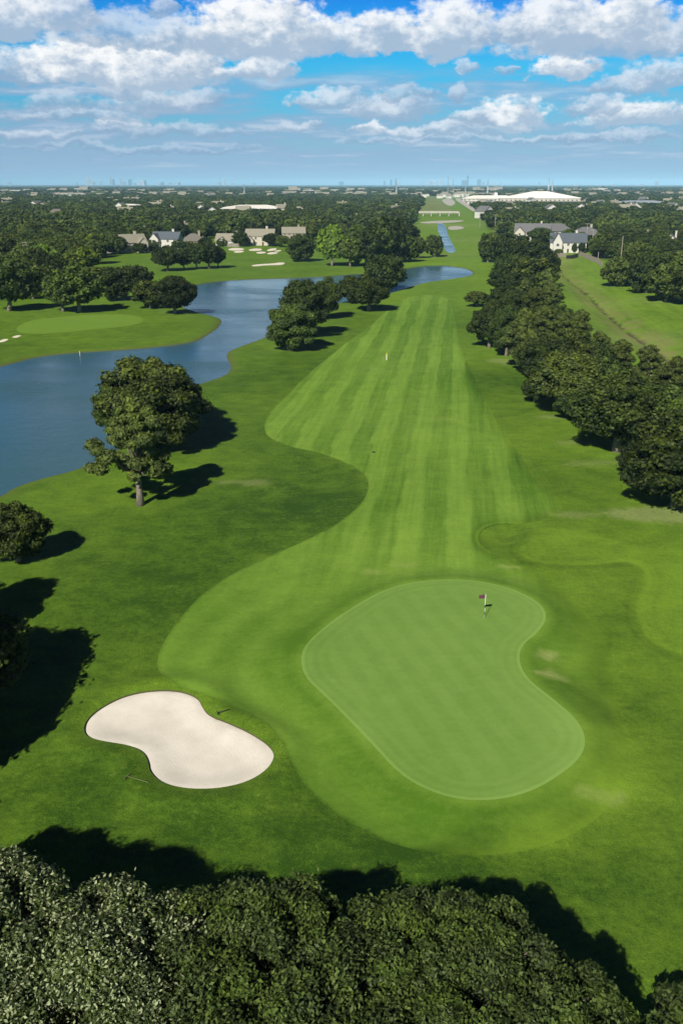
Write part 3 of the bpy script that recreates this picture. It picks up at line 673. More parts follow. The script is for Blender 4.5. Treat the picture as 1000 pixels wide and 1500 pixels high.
m, n, p = newmat('window_glass'); p.inputs['Base Color'].default_value = (.03, .04, .05, 1); p.inputs['Roughness'].default_value = .08; M['glass'] = m

def place(px, base, rz=0.0, name='thing', z=None):
    x, y = G(px, base); return empty(name, (x, y, H(x, y) if z is None else z), rz)
def window(par, x, y, z, w, h, face):
    """one window let onto a wall: glass with a raised frame; face is the wall's outward side"""
    mb = MB(); t = .05; d = .10
    def q(a, b, z0, z1, lo, hi):
        if face in ('-y', '+y'):
            s = -1 if face == '-y' else 1; mb.box(x+a, x+b, min(y+s*lo, y+s*hi), max(y+s*lo, y+s*hi), z+z0, z+z1)
        else:
            s = -1 if face == '-x' else 1; mb.box(min(x+s*lo, x+s*hi), max(x+s*lo, x+s*hi), y+a, y+b, z+z0, z+z1)
    q(-w/2, w/2, 0, h, -.02, .04); g = mb.build('window', M['glass'], par); mb = MB()
    q(-w/2-t*2, -w/2, -.1, h+.1, -.02, d); q(w/2, w/2+t*2, -.1, h+.1, -.02, d); q(-w/2, w/2, h, h+.1, -.02, d-.01); q(-w/2, w/2, -.1, 0, -.02, d+.03); q(-.04, .04, .01, h-.01, .045, d-.02)
    mb.build('frame', M['trim'], g); return g
def gable(mb, x0, x1, y0, y1, z, h, axis='x', o=.45, th=.18):
    """pitched roof with eaves; axis = direction of the ridge"""
    if axis == 'x':
        ym = (y0+y1)/2; s = h/((y1-y0)/2)
        P = [(x0-o, y0-o, z-o*s), (x1+o, y0-o, z-o*s), (x1+o, ym, z+h), (x0-o, ym, z+h), (x0-o, y1+o, z-o*s), (x1+o, y1+o, z-o*s)]
    else:
        xm = (x0+x1)/2; s = h/((x1-x0)/2)
        P = [(x0-o, y0-o, z-o*s), (x0-o, y1+o, z-o*s), (xm, y1+o, z+h), (xm, y0-o, z+h), (x1+o, y0-o, z-o*s), (x1+o, y1+o, z-o*s)]
    k = len(mb.v); mb.v += P+[(a, b, c+th) for a, b, c in P]
    for f in ((0, 1, 2, 3), (3, 2, 5, 4)): mb.f.append(tuple(k+i for i in f)); mb.f.append(tuple(k+6+i for i in f[::-1]))
    for e in ((0, 1), (1, 2), (2, 5), (5, 4), (4, 3), (3, 0)): mb.f.append((k+e[0], k+e[1], k+6+e[1], k+6+e[0]))
def hip(mb, x0, x1, y0, y1, z, h, o=.5, inset=None):
    x0 -= o; x1 += o; y0 -= o; y1 += o; i = inset if inset is not None else min((y1-y0), (x1-x0))/2; ym = (y0+y1)/2
    k = len(mb.v); mb.v += [(x0, y0, z), (x1, y0, z), (x1, y1, z), (x0, y1, z), (x0+i, ym, z+h), (x1-i, ym, z+h), (x0, y0, z-.2), (x1, y0, z-.2), (x1, y1, z-.2), (x0, y1, z-.2)]
    for f in ((0, 1, 5, 4), (1, 2, 5), (2, 3, 4, 5), (3, 0, 4), (6, 7, 1, 0), (7, 8, 2, 1), (8, 9, 3, 2), (9, 6, 0, 3), (9, 8, 7, 6)): mb.f.append(tuple(k+j for j in f))
def walls(mb, x0, x1, y0, y1, h, gx=None, gh=0):
    """walls, with gable ends carried up to the ridge"""
    mb.box(x0, x1, y0, y1, -.3, h)
    if gx == 'x':
        ym = (y0+y1)/2
        for x, s in ((x0, .12), (x1, -.12)): mb.poly([(x, y0, h), (x, y1, h), (x, ym, h+gh)]); mb.poly([(x+s, y0, h), (x+s, ym, h+gh), (x+s, y1, h)])
    if gx == 'y':
        xm = (x0+x1)/2
        for y, s in ((y0, .12), (y1, -.12)): mb.poly([(x0, y, h), (x1, y, h), (xm, y, h+gh)]); mb.poly([(x0, y+s, h), (xm, y+s, h+gh), (x1, y+s, h)])
def house(e, w, d, hw, hr, style, wall, roof, wing=None, chim=True, detail=True):
    """w along local x, d along y, the side towards the camera is -y"""
    x0, x1, y0, y1 = -w/2, w/2, -d/2, d/2
    a = MB(); r = MB()
    if style == 'hip': walls(a, x0, x1, y0, y1, hw); hip(r, x0, x1, y0, y1, hw+.02, hr)
    else: walls(a, x0, x1, y0, y1, hw, style, hr); gable(r, x0, x1, y0, y1, hw+.03, hr, style)
    if wing:
        wx0, wx1, wd, wh, wr = wing; walls(a, wx0, wx1, y0-wd, y0+.5, wh, 'y', wr); gable(r, wx0, wx1, y0-wd, y0+d*.4, wh+.03, wr, 'y', .35)
    a.build('wall', M[wall], e); ro = r.build('roof', M[roof], e)
    if chim:
        c = MB(); c.box(x1*.45-.55, x1*.45+.55, .4, 1.4, hw-.2, hw+hr+1.5); c.box(x1*.45-.68, x1*.45+.68, .27, 1.53, hw+hr+1.503, hw+hr+1.75); c.build('chimney', M[wall], ro)
    if detail:
        lv = [1.0] if hw < 4.2 else [.9, 3.7]
        for z in lv:
            nn = max(2, int(w/3.4))
            for i in range(nn):
                x = x0+w*(i+.5)/nn
                if wing and wing[0]-.8 < x < wing[1]+.8: continue
                if z < 1.5 and i == nn//2:
                    q = MB(); q.box(x-.5, x+.5, y0-.08, y0+.02, 0, 2.1); q.build('door', M['dark_door'], e); continue
                window(e, x, y0, z, 1.2, 1.35, '-y')
            for s, X in (('-x', x0), ('+x', x1)): window(e, X, 0, z, 1.1, 1.3, s)
        if wing:
            xm = (wing[0]+wing[1])/2
            for z in ([1.0] if wing[3] < 4.2 else [.9, 3.7]): window(e, xm, y0-wing[2], z, 1.5, 1.4, '-y')
HOUSES = []
def house_at(px, base, rz, args, label, group='houses along the course', name='house', **k):
    e = place(px, base, rz, name); tag(e, label, 'house', group); house(e, *args, **k); sc_ = .93 if 740 < px < 870 else .86 if base > 320 else .95; e.scale = (sc_*(1.22 if px < 420 and base > 355 else 1), sc_, sc_*(1.08 if px < 420 and base > 355 else 1)); HOUSES.append((e.location.x, e.location.y, args[0]*sc_)); return e
house_at(191, 369, R(35), (15, 11, 5.6, 4.2, 'x', 'cream_wall', 'tan_roof'), 'cream house with a steep tan roof at the left end of the row of houses', wing=(2, 7, 3, 5.4, 2.6))
house_at(246, 363, R(-12), (15, 10, 5.6, 3.8, 'x', 'white_wall', 'slate_roof'), 'white house with a dark slate roof and a chimney, behind the row of five oaks', wing=(-7.4, -2.5, 3.5, 5.6, 3))
house_at(284, 360, R(10), (14, 11, 3.2, 4.4, 'hip', 'tan_wall', 'brown_roof'), 'low tan house with a brown hipped roof, right of the slate roofed one')
house_at(338, 360, R(-8), (15, 11, 3.4, 4.0, 'x', 'white_wall', 'tan_roof'), 'white low house with a tan roof beside the practice bunkers', wing=(-6, -1, 3, 3.2, 2.4))
house_at(382, 359, R(-6), (16, 10, 5.8, 4.0, 'x', 'cream_wall', 'tan_roof'), 'two storey cream house with a tan roof and a side chimney, behind the practice bunkers', wing=(-7.6, -3, 4, 3.4, 2.6))
house_at(213, 350, R(15), (20, 12, 5.6, 4.2, 'hip', 'tan_wall', 'tan_roof'), 'tan hipped roof house rising behind the left end of the row', chim=False)
house_at(265, 343, R(0), (16, 10, 5.4, 3.6, 'x', 'tan_wall', 'brown_roof'), 'brown roofed house half hidden in the wood behind the slate roofed one')
house_at(430, 352, R(5), (17, 10, 5.4, 4.0, 'x', 'tan_wall', 'tan_roof'), 'tan roofed house behind the small round dark tree')
house_at(517, 331, R(-20), (15, 11, 5.6, 4.6, 'hip', 'white_wall', 'slate_roof'), 'white house with a tall white chimney deep in the wood')
house_at(555, 322, R(8), (17, 10, 5.2, 4.6, 'hip', 'cream_wall', 'tan_roof'), 'pale roof among trees left of the channel meadow', chim=False)
house_at(779, 352, R(-14), (24, 14, 5.8, 5.2, 'x', 'cream_wall', 'grey_roof'), 'large grey roofed house with a row of windows above the right hand trees', wing=(-11.5, -5, 4, 5.6, 3.2))
house_at(812, 350, R(12), (22, 13, 5.6, 5.0, 'hip', 'cream_wall', 'grey_roof'), 'grey hipped house right of the long windowed one', chim=False)
house_at(830, 369, R(-10), (20, 12, 5.6, 4.6, 'x', 'white_wall', 'slate_roof'), 'white house with a pointed gable facing the ditch', wing=(-8.5, -3.5, 4.5, 6, 4.6))
house_at(856, 356, R(14), (18, 12, 5.6, 4.6, 'hip', 'cream_wall', 'grey_roof'), 'grey roof behind the white pointed gable house')
house_at(978, 369, R(-20), (15, 12, 5.6, 5.4, 'y', 'cream_wall', 'slate_roof'), 'dark steep roofed house among trees near the right edge')
house_at(1002, 378, R(8), (18, 12, 3.6, 4.0, 'hip', 'tan_wall', 'slate_roof'), 'low dark roof cut by the right edge', chim=False)
house_at(942, 364, R(25), (14, 11, 5.2, 4.8, 'x', 'tan_wall', 'brown_roof'), 'brown roof peeping from the trees left of the dark steep one')
house_at(51, 309, R(4), (16, 14, 7.5, 5.6, 'y', 'white_wall', 'tan_roof'), 'left one of two white gabled houses standing side by side in the far wood', chim=False)
house_at(65, 309.5, R(-4), (15, 14, 6.6, 4.8, 'y', 'white_wall', 'tan_roof'), 'right one of two white gabled houses standing side by side in the far wood', chim=False)
house_at(98, 339, R(30), (16, 11, 4.2, 4.2, 'x', 'tan_wall', 'tan_roof'), 'tan roof glimpsed in the left wood beside a fresh green tree')
house_at(240, 331, R(0), (18, 10, 4.6, 3.6, 'hip', 'white_wall', 'grey_roof'), 'low grey roof with a white end in the wood behind the row of houses')
HOUSE_MAIN = list(HOUSES)

# copies of four houses through the far wood
def copy_tree(o, parent=None):
    c = o.copy(); COL.objects.link(c); c.parent = parent
    for ch in o.children: copy_tree(ch, c)
    return c
def far_houses():
    rs = random.Random(11); protos_ = []
    spec = [((14, 10, 5.4, 3.8, 'x', 'cream_wall', 'tan_roof'), 'cream house with a tan pitched roof'), ((16, 11, 3.2, 4.2, 'hip', 'tan_wall', 'brown_roof'), 'low tan house with hipped roof'), ((13, 12, 5.6, 4.4, 'y', 'white_wall', 'grey_roof'), 'white gabled house with a grey roof'), ((17, 11, 4.0, 4.0, 'hip', 'white_wall', 'tan_roof'), 'white house with a wide tan hipped roof')]
    used = {}
    pts = []
    while len(pts) < 100:
        px = rs.uniform(-20, 1020); py = 287+ (rs.random()**1.3)*34
        if 596 < px < 706 or (325 < px < 412 and py > 295 and py < 316) or (690 < px < 850 and py < 297): continue
        x, y = G(px, py)
        if all((x-a)**2+(y-b)**2 > 28**2 for a, b, _ in pts) and all((x-a)**2+(y-b)**2 > 30**2 for a, b, _ in HOUSE_MAIN): pts.append((x, y, px))
    pts.sort(key=lambda p: p[1])
    for i, (x, y, px) in enumerate(pts):
        j = rs.randrange(4)
        if len(protos_) <= j or protos_[j] is None:
            while len(protos_) <= j: protos_.append(None)
            e = empty('house', (x, y, 0), rs.uniform(-.6, .6)); house(e, *spec[j][0], chim=(j == 0), detail=False)
            for k in (-1, 0, 1): window(e, k*3.6, -spec[j][0][1]/2, 1.0, 1.3, 1.3, '-y')
            protos_[j] = e
        else: e = copy_tree(protos_[j])
        e.location = (x, y, .3); e.rotation_euler = (0, 0, rs.uniform(-.7, .7)); s = rs.uniform(.95, 1.3); e.scale = (s, s, s)
        wl = spec[j][1]+', '+where(x, y); wl = wl if len(wl.replace('-', ' ').split()) <= 16 else wl.replace(' pitched', '').replace(' wide', '').replace(' with a ', ', '); tag(e, wl, 'house', 'houses scattered through the far wood'); HOUSES.append((x, y, 15))
LAND = [((57, 309), 'two white gables'), ((120, 345), 'left wood'), ((185, 305), 'long white building'), ((246, 360), 'slate roofed house'), ((338, 360), 'practice bunkers'), ((370, 306), 'white warehouse'), ((486, 380), 'yellow green tree'), ((517, 331), 'white chimney'), ((42, 388), 'leftmost pole'), ((430, 352), 'tan roofed house'),
        ((635, 314), 'channel bridge'), ((655, 292), 'pair of tall masts'), ((790, 290), 'white arena'), ((779, 350), 'long grey roof'), ((835, 368), 'pointed white gable'), ((907, 395), 'tall wooden pole'), ((978, 368), 'steep dark roof'), ((938, 300), 'long pale metal roof'), ((20, 300), 'left horizon town'), ((580, 290), 'lattice pylon'), ((300, 330), 'house row'), ((460, 300), 'mid wood'), ((980, 300), 'right wood edge')]
WSEEN = {}
def px_of(x, y, z=0.0):
    d = depth(x, y, z); return 500+x/d*FPX, 750+((CAM_H-z)*CP-y*SP)/d*FPX
ORD = ['', 'second ', 'third ', 'fourth ', 'fifth ', 'sixth ', 'seventh ', 'eighth ', 'ninth ', 'tenth ', 'eleventh ', 'twelfth ', 'thirteenth ', 'fourteenth ', 'fifteenth ', 'sixteenth ', 'seventeenth ', 'eighteenth ', 'nineteenth ', 'twentieth ']
def where(x, y):
    px, py = px_of(x, y); b = min(LAND, key=lambda L: (L[0][0]-px)**2+(2.2*(L[0][1]-py))**2); (lx, ly), nm = b
    s = ('just ' if math.hypot(px-lx, py-ly) < 22 else 'well ' if math.hypot(px-lx, py-ly) > 55 else '')
    if abs(px-lx) > 1.6*abs(py-ly): rel = s+('left of' if px < lx else 'right of')
    else: rel = s+('behind' if py < ly else 'in front of')
    k = rel+' the '+nm; c = WSEEN.get(k, 0); WSEEN[k] = c+1
    return k if c == 0 else k+', '+ORD[min(c, 19)].strip()
far_houses()

# ---------------------------------------------------------------- large far buildings
def big_roof(px, base, w, d, hw, hr, label, name, cat, wallm='cream_wall', roofm='white_roof', rz=0, lights=0):
    e = place(px, base, rz, name, z=0); tag(e, label, cat)
    a = MB(); a.box(-w/2, w/2, -d/2, d/2, -.3, hw); wl = a.build('wall', M[wallm], e)
    r = MB(); hip(r, -w/2, w/2, -d/2, d/2, hw+.02, hr, 1.2, inset=w*.42 if lights else None); ro = r.build('roof', M[roofm], e)
    for i in range(max(3, int(w/9))):
        x = -w/2+w*(i+.5)/max(3, int(w/9)); g = MB(); g.box(x-1.6, x+1.6, -d/2-.1, -d/2+.02, 1.0, 3.2); g.build('window', M['glass'], e)
    return e, ro
e, ro = big_roof(790, 294.5, 175, 60, 6, 14, 'huge low white arena roof rising to a blunt peak on the right horizon', 'arena', 'arena', rz=R(-4), lights=1)
e, ro = big_roof(717, 294.3, 120, 50, 5, 6.5, 'long low white hall adjoining the arena on its left', 'hall', 'hall', rz=R(-4))
c = MB(); c.box(9, 15, -3, 3, 8, 17); c.build('roof_turret', M['white_roof'], ro)
big_roof(371, 311.5, 82, 46, 5.5, 4.0, 'wide white flat roofed warehouse in the middle of the far wood', 'warehouse', 'warehouse', rz=R(8))
big_roof(187, 308, 38, 22, 7, 1.5, 'long white building with a flat pale roof in the left far wood', 'school_building', 'school', rz=R(-4))
big_roof(938, 302, 88, 50, 6, 3, 'long pale metal roof in the right far wood', 'shed', 'shed', roofm='pale_metal_roof')
big_roof(101, 287.2, 110, 40, 8, 1.5, 'thin white strip of a distant store on the left', 'store_building', 'store')
big_roof(700, 298.5, 44, 24, 5, 1.5, 'cream flat building beside the road right of the meadow', 'depot', 'depot')
big_roof(12, 281, 150, 60, 9, 1, 'pale low building near the left end of the horizon', 'plant_building', 'building', roofm='pale_metal_roof')

# ---------------------------------------------------------------- bridge, channel lining, roads
def sheet(name, pxs, mat, dz=.06, it=1):
    P = plan(pxs, it); o = mesh_obj(name, [(x, y, H(x, y)+dz) for x, y in P], [tuple(range(len(P)))], M[mat]); tag(o, kind='structure'); return o
m = turf('meadow_grass', (.050, .090, .010), (.17, .225, .035), kind='fairway'); M['meadow'] = m
m, n, p = newmat('meadow_turf'); pg = n.new('ShaderNodeNewGeometry').outputs['Position']; nz = n.noise(pg, .02, 5, .6); n.put(p.inputs['Base Color'], n.mix(n.lin(nz, .3, .7), (.085, .125, .018), (.21, .25, .05))); p.inputs['Roughness'].default_value = .9; M['meadow'] = m
sheet('far_meadow', [(606, 312), (622, 300), (624, 291), (633, 288), (642, 290), (652, 300), (668, 312)], 'meadow', .10)
sheet('left_meadow', [(556, 303), (570, 296), (585, 292), (590, 295), (574, 306), (560, 307)], 'meadow', .10)
sheet('road', [(664, 291), (674, 290), (690, 302), (700, 311), (694, 311), (682, 303)], 'concrete', .12)
sheet('gravel_yard', [(646, 292), (660, 291), (668, 297), (660, 303), (650, 298)], 'concrete', .12)
sheet('channel_lining', [(612, 325.5), (640, 323.5), (680, 322.5), (676, 325), (650, 327), (620, 327.5)], 'concrete', .08)
sheet('channel_bank_stones', [(655, 332), (672, 331), (681, 334), (672, 336.5), (657, 337)], 'concrete', .08)
sheet('cart_path', [(146, 371), (160, 368.5), (200, 368), (240, 368.2), (240, 369.2), (200, 369.5), (165, 370.5), (150, 374)], 'concrete', .06)
e = place(637, 316.5, 0, 'bridge', z=0); tag(e, 'flat pale concrete road bridge over the channel', 'bridge')
b = MB(); b.box(-24, 26, -4, 4, 3.2, 4.3); b.build('deck', M['concrete'], e)
for s in (-1, 1):
    b = MB(); b.box(-24, 26, s*4-.15, s*4+.15, 4.303, 5.2); b.build('parapet', M['concrete'], e)
for x in (-14, -5, 5, 15):
    b = MB(); b.box(x-.5, x+.5, -3.4, 3.4, -.6, 3.197); b.build('pier', M['concrete'], e)
for x in (-24.6, 26.6):
    b = MB(); b.box(x-.6, x+.6, -4.4, 4.4, -.4, 4.29); b.build('abutment', M['concrete'], e)

# ---------------------------------------------------------------- poles, pylons, masts
def util_pole(px, base, top, label, arms=1, lean=0):
    x, y = G(px, base); h = (base-top)/FPX*depth(x, y)*1.02
    e = place(px, base, R(8), 'utility_pole'); tag(e, label, 'utility pole', 'wooden poles of the power line')
    mb = MB(); mb.tube([(0, 0, -.4), (lean*.5, 0, h*.5), (lean, 0, h)], [.22, .19, .15], 8); mb.build('pole', M['weathered_wood'], e)
    for k in range(arms):
        z = h-.5-k*1.1; c = MB(); c.box(lean-1.5, lean+1.5, -.3, -.16, z, z+.18); ca = c.build('cross_arm', M['weathered_wood'], e)
        for q in (-1.35, -.6, .6, 1.35):
            i = MB(); i.tube([(lean+q, -.23, z+.182), (lean+q, -.23, z+.42)], .07, 6); i.build('insulator', M['insulator'], ca)
    if arms: t = MB(); t.tube([(lean+.42, 0, h-3.2), (lean+.42, 0, h-2.2)], .24, 8); t.build('transformer', M['steel'], e)
for a in [(44, 390, 356, 'grey wooden pole with a cross arm rising from the left wood', 2, -.6), (907, 396, 348, 'tallest bare wooden pole in front of the right wood', 0), (966, 388, 366, 'short wooden pole in the trees near the right edge', 0), (865, 376, 338, 'wooden pole just right of the white pointed gable house', 1), (857, 362, 329, 'farther wooden pole behind the white pointed gable house', 1),
          (875, 381, 369, 'stubby post at the corner of the garden fence', 0), (590, 328, 314, 'wooden pole at the dark trees left of the channel meadow', 0), (550, 346, 334, 'pole standing up in the wood beyond the clump', 0), (702, 334, 306, 'pale pole at the meadow edge, left of the far right hand trees', 0), (724, 340, 316, 'second pale pole along the meadow edge', 1), (733.5, 342, 322, 'third pale pole along the meadow edge', 0), (749, 346, 330, 'pole at the end of the grey roofed house', 1), (588, 306, 296, 'far small pole in the wood left of the meadow', 0)]: util_pole(*a)
def pylon(px, base, top, label, wd=6.0):
    x, y = G(px, base); h = (base-top)/FPX*depth(x, y)*1.03; e = place(px, base, R(12), 'pylon', z=0); tag(e, label, 'pylon', 'steel pylons on the horizon')
    r = .16+wd*.025
    for sx, sy in ((-1, -1), (1, -1), (1, 1), (-1, 1)):
        mb = MB(); mb.tube([(sx*wd/2, sy*wd/2, -.3), (sx*wd*.16, sy*wd*.16, h*.62), (sx*.25, sy*.25, h)], r, 4); mb.build('leg', M['steel'], e)
    mb = MB(); n_ = 8
    for k in range(n_):
        z0, z1 = h*k/n_, h*(k+1)/n_; f = lambda z: wd/2*(1-.68*min(1, z/(h*.62))) if z < h*.62 else max(.25, wd*.16*(1-(z/h-.62)/.38))
        a, b_ = f(z0), f(z1)
        for s in (-1, 1):
            mb.tube([(-a, s*a, z0), (b_, s*b_, z1)], r*.5, 3, False); mb.tube([(a, s*a, z0), (-b_, s*b_, z1)], r*.5, 3, False)
            mb.tube([(s*a, -a, z0), (s*b_, b_, z1)], r*.5, 3, False)
    mb.build('bracing', M['steel'], e)
    for z in (h*.70, h*.83, h*.95):
        a = MB(); a.tube([(-wd*.75, 0, z+.3), (0, 0, z), (wd*.75, 0, z+.3)], r*.8, 4); a.build('cross_arm', M['steel'], e)
for a in [(358, 289.5, 271, 'lattice pylon standing by itself left of centre'), (580, 290, 269, 'lattice pylon above the pale roofs just left of the meadow'), (115, 286.5, 268.5, 'faint lattice pylon below the left skyline'), (802, 287, 262.5, 'tall pylon rising behind the arena peak', 7), (807.5, 287, 266, 'pylon beside the tall one behind the arena peak', 5), (713, 289, 265, 'thin pylon above the white hall', 5), (681, 288, 268, 'thin pylon between the masts and the hall', 4)]: pylon(*a)
for px, base, top, lab in [(655, 293, 261, 'taller of the two slim masts beside the road'), (662.5, 292, 264, 'shorter of the two slim masts beside the road')]:
    x, y = G(px, base); h = (base-top)/FPX*depth(x, y); e = place(px, base, 0, 'mast', z=0); tag(e, lab, 'mast', 'slim steel masts'); mb = MB(); mb.tube([(0, 0, -.3), (0, 0, h)], [1.0, .5], 8); mb.build('pole', M['steel'], e)
    mb = MB(); mb.tube([(-2, 0, h-1), (2, 0, h-1)], .35, 6); mb.tube([(-1.6, 0, h-4), (1.6, 0, h-4)], .3, 6); mb.build('antenna', M['steel'], e)

# ---------------------------------------------------------------- garden fence on the far bank
def fence(pts, h, label, mat='weathered_wood', step=2.6):
    P = resample([G(*p) for p in pts], step, False); x0, y0 = P[0]; z0 = H(x0, y0); e = empty('fence', (x0, y0, z0)); tag(e, label, 'fence', 'garden fences beyond the ditch')
    for (x, y) in P: z = H(x, y)-z0; b = MB(); b.box(x-x0-.09, x-x0+.09, y-y0-.09, y-y0+.09, z-.3, z+h+.12); b.build('post', M[mat], e)
    mb = MB()
    for a, b in zip(P[:-1], P[1:]):
        L = math.hypot(b[0]-a[0], b[1]-a[1]); n_ = int(L/.16)
        for i in range(n_):
            t0, t1 = (i+.08)/n_, (i+.92)/n_; q = [(a[0]+(b[0]-a[0])*t-x0, a[1]+(b[1]-a[1])*t-y0) for t in (t0, t1)]; z = H(*a)-z0; k = len(mb.v)
            nx, ny = -(b[1]-a[1])/L*.03, (b[0]-a[0])/L*.03; hh = h+random.uniform(-.04, .04)
            mb.v += [(q[0][0]+nx, q[0][1]+ny, z), (q[1][0]+nx, q[1][1]+ny, z), (q[1][0]+nx, q[1][1]+ny, z+hh), (q[0][0]+nx, q[0][1]+ny, z+hh), (q[0][0]-nx, q[0][1]-ny, z), (q[1][0]-nx, q[1][1]-ny, z), (q[1][0]-nx, q[1][1]-ny, z+hh), (q[0][0]-nx, q[0][1]-ny, z+hh)]
            for f in ((0, 1, 2, 3), (5, 4, 7, 6), (3, 2, 6, 7), (1, 5, 6, 2), (4, 0, 3, 7)): mb.f.append(tuple(k+j for j in f))
    mb.build('boards', M[mat], e)
fence([(798, 371), (812, 372), (828, 374)], 2.0, 'low pale board fence below the white pointed gable house')
fence([(848, 374), (858, 378), (868, 383), (875, 386), (881, 391)], 2.1, 'board fence stepping down the bank right of the white pointed gable house')
fence([(829, 376), (838, 377), (846, 376)], 1.6, 'short black fence between the two pale ones', 'black_iron', 1.8)
fence([(330, 361), (350, 361.5), (362, 361)], 1.8, 'board fence behind the practice bunkers')

# ---------------------------------------------------------------- on the hole
def flagstick():
    x, y = G(709, 905, .35); z = H(x, y); e = empty('flagstick', (x, y, z)); tag(e, 'tall white and black flagstick with a dark red flag on the putting green', 'flagstick'); e.scale = (.82, .82, .82)
    a = MB(); a.tube([(0, 0, -.15), (0, 0, 2.6)], [.030, .022], 10); pl = a.build('pole', M['white_paint'], e, True)
    for z0 in (.35, 1.1): b = MB(); b.tube([(0, 0, z0), (0, 0, z0+.3)], .034, 10); b.build('stripe', M['black_iron'], pl)
    b = MB(); nx, ny = 10, 6; W, Hh = .62, .42
    for s in (0, 1):
        for j in range(ny+1):
            for i in range(nx+1):
                u = i/nx; b.v.append((-.03-u*W, .07*math.sin(u*7+j*.3)*u+s*.006, 2.56-Hh*j/ny-.10*u*u))
    N1 = (nx+1)*(ny+1)
    for j in range(ny):
        for i in range(nx):
            k = j*(nx+1)+i; b.f.append((k, k+1, k+nx+2, k+nx+1)); b.f.append((N1+k, N1+k+nx+1, N1+k+nx+2, N1+k+1))
    b.build('flag', M['flag_red'], e, True)
    c = MB(); n_ = 20
    for i in range(n_): q = 2*math.pi*i/n_; c.v.append((.054*math.cos(q), .054*math.sin(q), .012))
    for i in range(n_): q = 2*math.pi*i/n_; c.v.append((.065*math.cos(q), .065*math.sin(q), .014))
    for i in range(n_): c.f.append((i, (i+1) % n_, n_+(i+1) % n_, n_+i))
    c.build('hole_rim', M['white_paint'], e)
flagstick()
def rake(px, py, rz, L, mat, label, lift=.0):
    x, y = G(px, py); z = H(x, y); e = empty('bunker_rake', (x, y, z+.03), rz); tag(e, label, 'rake', 'rakes left at the bunker')
    a = MB(); a.tube([(-L/2, 0, .05), (L/2, 0, .05+lift)], .028, 8); a.build('handle', M[mat], e, True)
    b = MB(); b.box(-L/2-.05, -L/2, -.2*L, .2*L, .02, .08); hd = b.build('head', M[mat], e)
    t = MB()
    for k in range(11): yy = (-.19+.038*k)*L; t.box(-L/2-.035, -L/2-.015, yy-.008, yy+.008, -.05, .018)
    t.build('teeth', M[mat], hd)
rake(328, 1047, R(20), .8, 'black_iron', 'dark rake lying on the grass beyond the right lip of the bunker', .1)
rake(203, 1150, R(-24), 1.5, 'dry_stick', 'straw coloured rake lying in the grass at the near lip of the bunker')
e = place(566, 527, 0, 'distance_marker'); tag(e, 'small white and yellow distance post standing in the middle of the fairway', 'marker post')
a = MB(); a.tube([(0, 0, -.2), (0, 0, 1.0)], .09, 10); a.build('post', M['white_paint'], e); a = MB(); a.tube([(0, 0, 1.002), (0, 0, 1.35), (0, 0, 1.42)], [.11, .11, .04], 10); a.build('cap', M['yellow_paint'], e)
e = place(547, 663, 0, 'sprinkler_box'); tag(e, 'small dark valve box lid set in the fairway', 'valve box'); a = MB(); a.tube([(0, 0, -.05), (0, 0, .05)], .25, 14); a.build('lid', M['black_iron'], e)
x, y = G(117.5, 521, WATER_Z); e = empty('water_stake', (x, y, WATER_Z)); tag(e, 'thin white stake standing in the pond', 'stake'); a = MB(); a.tube([(0, 0, -.5), (0, 0, .9)], .05, 8); a.build('post', M['white_paint'], e); a = MB(); a.tube([(0, 0, .902), (0, 0, 1.0)], [.075, .02], 8); a.build('cap', M['white_paint'], e)

